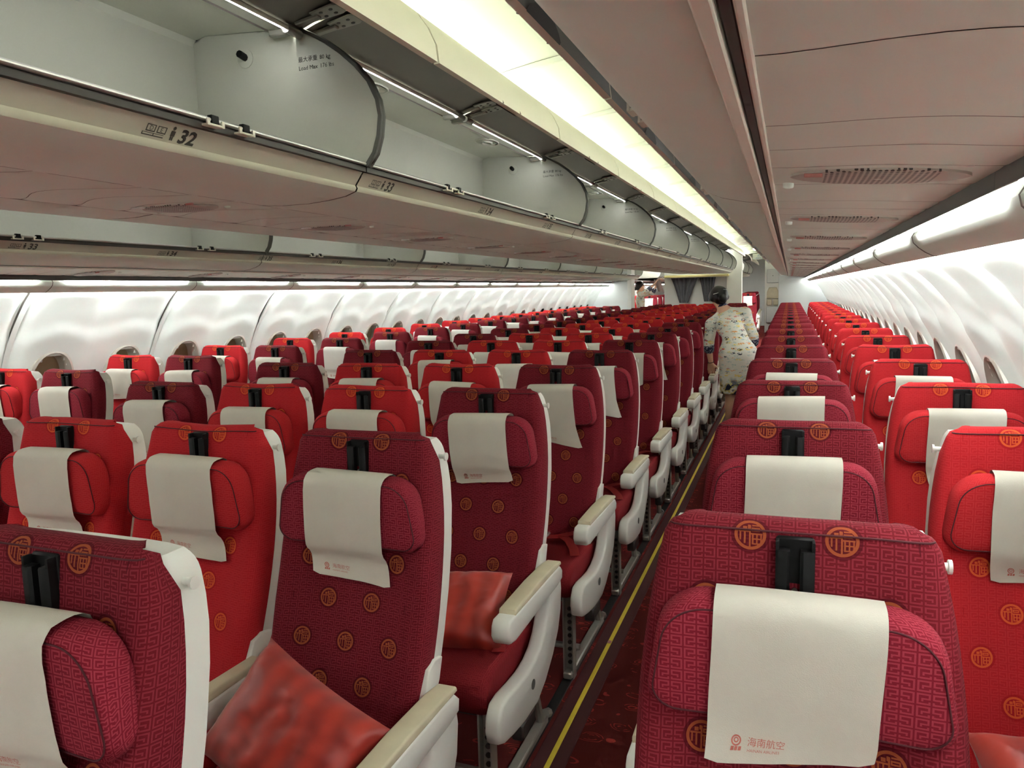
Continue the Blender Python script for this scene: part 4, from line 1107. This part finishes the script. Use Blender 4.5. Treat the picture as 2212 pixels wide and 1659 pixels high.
def sdf_mesh(prims, h, pad=.03, cut=None, k=.03):
    """prims: (a, b, ra, rb, flat_dir or None, flat_factor, blend)"""
    A = np.array([p[0] for p in prims]+[p[1] for p in prims], float); rm = max(max(p[2], p[3]) for p in prims)
    lo, hi = A.min(0)-rm-pad, A.max(0)+rm+pad
    n = np.ceil((hi-lo)/h).astype(int)+1
    X, Y, Z = [lo[i]+h*np.arange(n[i]) for i in range(3)]
    f = np.full(tuple(n), 1.0)
    for a, b, ra, rb, fd, ff, bl in prims:
        a, b = np.array(a, float), np.array(b, float); R = max(ra, rb)*(max(1, ff))+.12
        m0, m1 = np.minimum(a, b)-R, np.maximum(a, b)+R
        i0 = np.maximum(0, ((m0-lo)/h).astype(int)); i1 = np.minimum(n, ((m1-lo)/h).astype(int)+2)
        if np.any(i1 <= i0): continue
        P = np.stack(np.meshgrid(X[i0[0]:i1[0]], Y[i0[1]:i1[1]], Z[i0[2]:i1[2]], indexing='ij'), -1)
        ab = b-a; L2 = ab@ab; t = np.clip(((P-a)@ab)/L2, 0, 1) if L2 > 1e-12 else np.zeros(P.shape[:3])
        D = P-(a+t[..., None]*ab)
        if fd is not None:
            fdv = np.array(fd, float); fdv /= np.linalg.norm(fdv); c = D@fdv; D = D+(c*(1/ff-1))[..., None]*fdv
        d = np.sqrt((D*D).sum(-1))-(ra+(rb-ra)*t)
        sub = f[i0[0]:i1[0], i0[1]:i1[1], i0[2]:i1[2]]; kk = bl if bl is not None else k
        hh = np.clip(.5+.5*(sub-d)/kk, 0, 1); f[i0[0]:i1[0], i0[1]:i1[1], i0[2]:i1[2]] = sub*(1-hh)+d*hh-kk*hh*(1-hh)
    if cut is not None:
        G = np.stack(np.meshgrid(X, Y, Z, indexing='ij'), -1); f = np.maximum(f, cut(G))
    f[0] = f[-1] = 1; f[:, 0] = f[:, -1] = 1; f[:, :, 0] = f[:, :, -1] = 1
    return surface_net(f, lo, h)
def merge(parts):
    V, Q, o = [], [], 0
    for v, q in parts: V.append(v); Q.append(q+o); o += len(v)
    return np.concatenate(V), np.concatenate(Q)
def np_obj(name, VQ, mat, parent):
    me = bpy.data.meshes.new(name); me.from_pydata(VQ[0].tolist(), [], VQ[1].tolist()); me.materials.append(mat)
    me.polygons.foreach_set('use_smooth', [True]*len(me.polygons)); me.update()
    o = obj(name, me, parent); o.matrix_parent_inverse = parent.matrix_world.inverted() if False else Matrix.Translation(-parent.location); return o
def frame(fwd, up):
    f = Vector(fwd).normalized(); u = Vector(up); u = (u-f*u.dot(f)).normalized(); r = f.cross(u); return f, u, r
def head_prims(c, fwd, up, s=1.0):
    f, u, r = frame(fwd, up); c = Vector(c)
    L = lambda x, y, z: tuple(c+r*x*s+f*y*s+u*z*s)
    P = [(L(0, -.012, .022), L(0, .010, .03), .082*s, .078*s, r, .88, .03), (L(0, .025, -.02), L(0, .045, -.085), .058*s, .030*s, r, .9, .03),
         (L(0, .06, -.05), L(0, .064, -.06), .022*s, .02*s, None, 1, .02),
         (L(0, .088, .008), L(0, .104, -.026), .009*s, .012*s, None, 1, .012), (L(-.03, .078, .030), L(.03, .078, .030), .012*s, .012*s, None, 1, .015),
         (L(-.018, .086, -.056), L(.018, .086, -.056), .007*s, .007*s, None, 1, .008)]
    for e in (-1, 1): P += [(L(e*.074, -.008, .015), L(e*.078, -.014, -.025), .014*s, .010*s, r, .5, .008)]
    return P, L
def hand_prims(wr, d, palm_n, thumb_side, curl, s=1.0):
    """wrist, pointing direction, palm normal (towards what it touches), side of the thumb, finger curl in radians"""
    d = Vector(d).normalized(); n = Vector(palm_n); n = (n-d*n.dot(d)).normalized(); sd = d.cross(n)*thumb_side; w = Vector(wr)
    P = [(w, w+d*.03*s, .024*s, .026*s, n, .75, .012)]
    for k in range(4):
        o = (.030-.020*k)*s; root = w+d*(.085-.004*abs(k-1.2))*s+sd*o
        P.append((w+d*.02*s+sd*o*.6, root, .014*s, .0105*s, None, 1, .012))
        L = (.040, .046, .043, .033)[k]*s; dirv = d; p = root
        for j, (ll, rr) in enumerate(((L, .0092), (L*.62, .0082), (L*.5, .0072))):
            a = curl*(.55, 1.0, .8)[j]; dirv = (dirv*math.cos(a)+n*math.sin(a)).normalized(); q = p+dirv*ll
            P.append((p, q, rr*s, (rr-.0008)*s, None, 1, .003)); p = q
    t0 = w+d*.028*s+sd*.022*s; t1 = t0+(d*.6+sd*.75+n*.25).normalized()*.038*s; t2 = t1+(d*.9+sd*.2+n*.35).normalized()*.030*s
    P += [(t0, t1, .0135*s, .0105*s, None, 1, .010), (t1, t2, .010*s, .008*s, None, 1, .003)]
    return [(tuple(a), tuple(b), x, y, fd, ff, bl) for a, b, x, y, fd, ff, bl in P]
def dress_mat():
    k = NT('printed_uniform_silk')
    tc = k.n('ShaderNodeTexCoord')
    col = k.mix(0.0, srgb(226, 224, 214), srgb(226, 224, 214))
    wn = k.n('ShaderNodeTexNoise'); wn.inputs['Scale'].default_value = 14; wn.inputs['Detail'].default_value = 2; k.l(tc.outputs['Object'], wn.inputs['Vector'])
    def strokes(scale, thr, color, off, stretch=(1, 1, 3)):
        nonlocal col
        mp = k.n('ShaderNodeMapping'); mp.inputs['Location'].default_value = off; mp.inputs['Scale'].default_value = stretch; k.l(tc.outputs['Object'], mp.inputs['Vector'])
        vo = k.n('ShaderNodeTexVoronoi'); vo.inputs['Scale'].default_value = scale; k.l(mp.outputs[0], vo.inputs['Vector'])
        nz = k.n('ShaderNodeTexNoise'); nz.inputs['Scale'].default_value = scale*2.6; nz.inputs['Detail'].default_value = 3; k.l(mp.outputs[0], nz.inputs['Vector'])
        sp = k.n('ShaderNodeSeparateColor'); k.l(vo.outputs['Color'], sp.inputs[0])
        pick = k.math('GREATER_THAN', sp.outputs[0], thr); near = k.math('LESS_THAN', vo.outputs['Distance'], .42)
        line = k.math('COMPARE', nz.outputs['Fac'], .52, .05)
        col = k.mix(k.math('MULTIPLY', k.math('MULTIPLY', pick, near), line), col, color)
    strokes(15, .25, srgb(176, 196, 192), (0, 0, 0), (1, 1, 2.6))
    strokes(11, .66, srgb(232, 208, 96), (3, 1, 2)); strokes(12, .74, srgb(226, 150, 62), (7, 2, 4)); strokes(14, .62, srgb(34, 38, 62), (5, 9, 1), (1, 1, 2)); strokes(16, .88, srgb(200, 60, 50), (1, 4, 8))
    sp = k.n('ShaderNodeSeparateXYZ'); k.l(tc.outputs['Object'], sp.inputs[0])
    hem = k.n('ShaderNodeMapRange'); k.l(sp.outputs[2], hem.inputs['Value']); hem.inputs['From Min'].default_value = .66; hem.inputs['From Max'].default_value = .56
    nz = k.n('ShaderNodeTexNoise'); nz.inputs['Scale'].default_value = 16; k.l(tc.outputs['Object'], nz.inputs['Vector'])
    band = k.mix(k.math('GREATER_THAN', nz.outputs['Fac'], .57), srgb(206, 192, 120), srgb(46, 50, 78))
    col = k.mix(k.math('MULTIPLY', hem.outputs[0], k.math('GREATER_THAN', nz.outputs['Fac'], .46)), col, band)
    k.l(col, k.b.inputs['Base Color']); k.b.inputs['Roughness'].default_value = .6
    return k.mat
def navy_mat():
    k = NT('navy_printed_trim'); tc = k.n('ShaderNodeTexCoord'); nz = k.n('ShaderNodeTexNoise'); nz.inputs['Scale'].default_value = 60; k.l(tc.outputs['Object'], nz.inputs['Vector'])
    k.l(k.mix(k.math('GREATER_THAN', nz.outputs['Fac'], .56), srgb(36, 40, 74), srgb(178, 180, 190)), k.b.inputs['Base Color']); k.b.inputs['Roughness'].default_value = .6
    return k.mat
MT['skin'] = plain('skin', (214, 166, 138), .5, var=.05, scale=12); MT['hair'] = plain('black_hair', (16, 13, 13), .38, var=.2, scale=40)
MT['dress'] = dress_mat(); MT['navy'] = navy_mat(); MT['shoe'] = plain('dark_shoe', (24, 24, 30), .35); MT['lip'] = plain('lip_red', (170, 60, 60), .5)
def person(loc, label, J, fwd, h, up=(0, 0, 1), hands=(), bun=None, hem=.47, sleeve=(.0, .0)):
    t = empty('person', loc); tag(t, label, 'person'); V = {k: Vector(v) for k, v in J.items()}
    f = Vector(fwd).normalized()
    hp, L = head_prims(V['head'], J.get('face', fwd), J.get('hup', up))
    body = list(hp)
    body += [(V['head']+Vector((0, 0, -.03)), V['neck'], .05, .052, None, 1, .03), (V['neck'], V['chest'], .06, .115, f, .75, .04), (V['chest'], V['waist'], .115, .095, f, .75, .04), (V['waist'], V['pelvis'], .095, .125, f, .8, .05)]
    for s in ('l', 'r'):
        body += [(V['neck'], V['sh'+s], .05, .05, None, 1, .03), (V['sh'+s], V['el'+s], .046, .038, None, 1, .02), (V['el'+s], V['wr'+s], .037, .025, None, 1, .02)]
        body += [(V['hip'+s], V['kn'+s], .082, .054, None, 1, .03), (V['kn'+s], V['kn'+s].lerp(V['an'+s], .35), .052, .052, None, 1, .02), (V['kn'+s].lerp(V['an'+s], .35), V['an'+s], .052, .034, None, 1, .02),
                 (V['an'+s], V['an'+s]+f*.13+Vector((0, 0, -.045)), .034, .030, None, 1, .02)]
    body = [(tuple(a), tuple(b), x, y, fd, ff, bl) for a, b, x, y, fd, ff, bl in body]
    mesh = [sdf_mesh(body, h)]
    for hd in hands: mesh.append(sdf_mesh(hand_prims(*hd), h*.42, pad=.015))
    np_obj('body', merge(mesh), MT['skin'], t)
    # dress: inflated trunk, skirt to the hem and sleeves past the elbow
    d = [(V['neck']+(V['chest']-V['neck'])*.15, V['chest'], .062, .130, f, .76, .05), (V['chest'], V['waist'], .130, .108, f, .76, .05), (V['waist'], V['pelvis'], .108, .150, f, .80, .06)]
    for s in ('l', 'r'):
        d += [(V['neck']+(V['sh'+s]-V['neck'])*.35, V['sh'+s], .052, .060, None, 1, .04), (V['sh'+s], V['el'+s], .060, .053, None, 1, .03), (V['el'+s], V['el'+s].lerp(V['wr'+s], .12), .053, .050, None, 1, .02)]
        d += [(V['pelvis'].lerp(V['hip'+s], .8), V['kn'+s]+Vector((0, 0, -.10)), .125, .105, f, .9, .09)]
    d = [(tuple(a), tuple(b), x, y, fd, ff, bl) for a, b, x, y, fd, ff, bl in d]
    np_obj('dress', sdf_mesh(d, h, cut=lambda G: hem-G[..., 2]), MT['dress'], t)
    for s in ('l', 'r'):
        a, b = V['el'+s].lerp(V['wr'+s], .08), V['el'+s].lerp(V['wr'+s], .28)
        np_obj('cuff', sdf_mesh([(tuple(a), tuple(b), .057, .053, None, 1, .01)], h*.8), MT['navy'], t)
        p = V['an'+s]+Vector((0, 0, -.035)); np_obj('shoe', sdf_mesh([(tuple(p-f*.02), tuple(p+f*.13+Vector((0, 0, -.02))), .036, .034, (0, 0, 1), .8, .02), (tuple(p-f*.03), tuple(p-f*.035+Vector((0, 0, -.02))), .022, .014, None, 1, .01)], h*.8), MT['shoe'], t)
    nu = (V['head']-V['neck']).normalized()
    np_obj('collar', sdf_mesh([(tuple(V['neck']+nu*.012), tuple(V['neck']+nu*.045), .062, .056, None, 1, .01)], h*.7), MT['navy'], t)
    # hair: cap over crown and back of the head, low bun
    hr = [(L(0, -.030, .038), L(0, .004, .052), .088, .080, None, 1, .03), (L(0, -.050, -.02), L(0, -.030, .03), .066, .082, None, 1, .03)]
    hr += [(L(-.055, .02, .055), L(-.072, -.02, .0), .036, .030, None, 1, .02), (L(.055, .02, .055), L(.072, -.02, .0), .036, .030, None, 1, .02)]
    if bun: hr.append((L(*bun[0]), L(*bun[1]), bun[2], bun[2], None, 1, .012))
    ho = np_obj('hair', sdf_mesh(hr, h*.8), MT['hair'], t)
    mb = MB()
    for e in (-1, 1):
        mb.tube([L(e*.03, -.118, .045-.03*(e < 0)), L(e*.075, -.085, .052-.03*(e < 0))], .0035, 5)
    mb.v = [tuple(Vector(p)-t.location) for p in mb.v]; mb.build('hairpin', MT['white'], ho).matrix_parent_inverse = Matrix.Identity(4)
    for o in t.children:
        for c in o.children:
            if c.name.startswith('hairpin'): c.matrix_parent_inverse = (Matrix.Translation(-t.location)).inverted() @ Matrix.Identity(4) if False else Matrix.Translation(t.location)
    fc = MB()
    for e in (-1, 1): fc.tube([L(e*.042, .082, .006), L(e*.018, .088, .006)], .0055, 6)
    e_o = fc.build('eyes', MT['hair'], t); e_o.matrix_parent_inverse = Matrix.Translation(-t.location)
    lp = MB(); lp.tube([L(-.02, .092, -.056), L(0, .097, -.055), L(.02, .092, -.056)], [.003, .006, .003], 6)
    l_o = lp.build('lips', MT['lip'], t); l_o.matrix_parent_inverse = Matrix.Translation(-t.location)
    return t
J1 = dict(head=(-.69, 8.08, 1.415), face=(-.35, 1, -.55), hup=(-.30, .45, 1), neck=(-.63, 8.02, 1.285), chest=(-.57, 7.93, 1.155), waist=(-.505, 7.80, 1.02), pelvis=(-.475, 7.74, .87),
          shl=(-.755, 8.0, 1.155), shr=(-.425, 7.97, 1.265), ell=(-.785, 7.99, .955), elr=(-.345, 7.99, 1.03), wrl=(-.765, 8.03, .755), wrr=(-.335, 8.10, .82),
          hipl=(-.545, 7.74, .86), hipr=(-.405, 7.76, .86), knl=(-.545, 7.78, .47), knr=(-.43, 7.86, .48), anl=(-.55, 7.72, .085), anr=(-.44, 7.90, .085))
person((-.49, 7.8, 0), 'attendant in white printed dress bending in the right aisle, seen from behind', J1, (-.15, 1, 0), .0075,
       hands=[((-.765, 8.03, .755), (.05, .25, -1), (0, 1, .2), 1, .55), ((-.335, 8.10, .82), (.0, .4, -1), (-1, 0, 0), -1, .4)], bun=((-.0, -.10, -.045), (0, -.112, -.05), .043))
b = MB(); w0, w1 = Vector((-.765, 8.03, .762)), Vector((-.768, 8.022, .785)); ax = (w1-w0).normalized(); e1 = ax.orthogonal().normalized(); e2 = ax.cross(e1)
b.tube([w0+.030*(math.cos(a)*e1+math.sin(a)*e2) for a in [k*math.pi/10 for k in range(20)]], .004, 6, closed=True); br = b.build('bracelet', MT['black']); tag(br, 'thin dark bracelet on the bending attendant\'s wrist', 'bracelet')
J2 = dict(head=(-3.27, 17.5, 1.595), face=(1, .25, .05), hup=(0, 0, 1), neck=(-3.29, 17.5, 1.455), chest=(-3.275, 17.5, 1.28), waist=(-3.26, 17.5, 1.10), pelvis=(-3.25, 17.5, .95),
          shl=(-3.25, 17.66, 1.40), shr=(-3.23, 17.34, 1.40), ell=(-3.02, 17.72, 1.45), elr=(-3.06, 17.30, 1.50), wrl=(-2.90, 17.68, 1.66), wrr=(-2.90, 17.36, 1.66),
          hipl=(-3.25, 17.58, .94), hipr=(-3.25, 17.42, .94), knl=(-3.23, 17.58, .50), knr=(-3.23, 17.42, .50), anl=(-3.26, 17.58, .085), anr=(-3.26, 17.42, .085))
person((-3.25, 17.5, 0), 'far attendant in white dress reaching up beside the left aisle', J2, (1, 0, 0), .010,
       hands=[((-2.90, 17.36, 1.66), (.7, .1, 1), (.6, .2, -.6), 1, .6), ((-2.90, 17.68, 1.66), (.7, -.1, 1), (.6, -.2, -.6), -1, .6)], bun=((-.0, -.10, -.035), (0, -.12, -.04), .042), hem=.5)
mb = MB(); P = []
for j in range(9):
    r = []
    for i in range(13):
        u, v = i/12, j/8
        r.append((-2.93+.13*u+.10*v, 17.35+.012*math.sin(u*7+v*2)-.015*v, 1.74+.03*u-.27*v-.05*u*v))
    P.append(r)
mb.grid(P); mb.grid([[(x, y+.022, z) for x, y, z in r] for r in P], flip=True)
e = [(P[0], 1), (P[-1], 1)]
mb.grid([P[0], [(x, y+.022, z) for x, y, z in P[0]]]); mb.grid([P[-1], [(x, y+.022, z) for x, y, z in P[-1]]])
mb.grid([[r[0] for r in P], [(r[0][0], r[0][1]+.022, r[0][2]) for r in P]]); mb.grid([[r[-1] for r in P], [(r[-1][0], r[-1][1]+.022, r[-1][2]) for r in P]])
o = mb.build('folded_cloth', plain('mauve_brown_cloth', (136, 112, 108), .9, var=.1), None, 60); tag(o, 'mauve brown folded cloth held up by the far attendant', 'cloth')
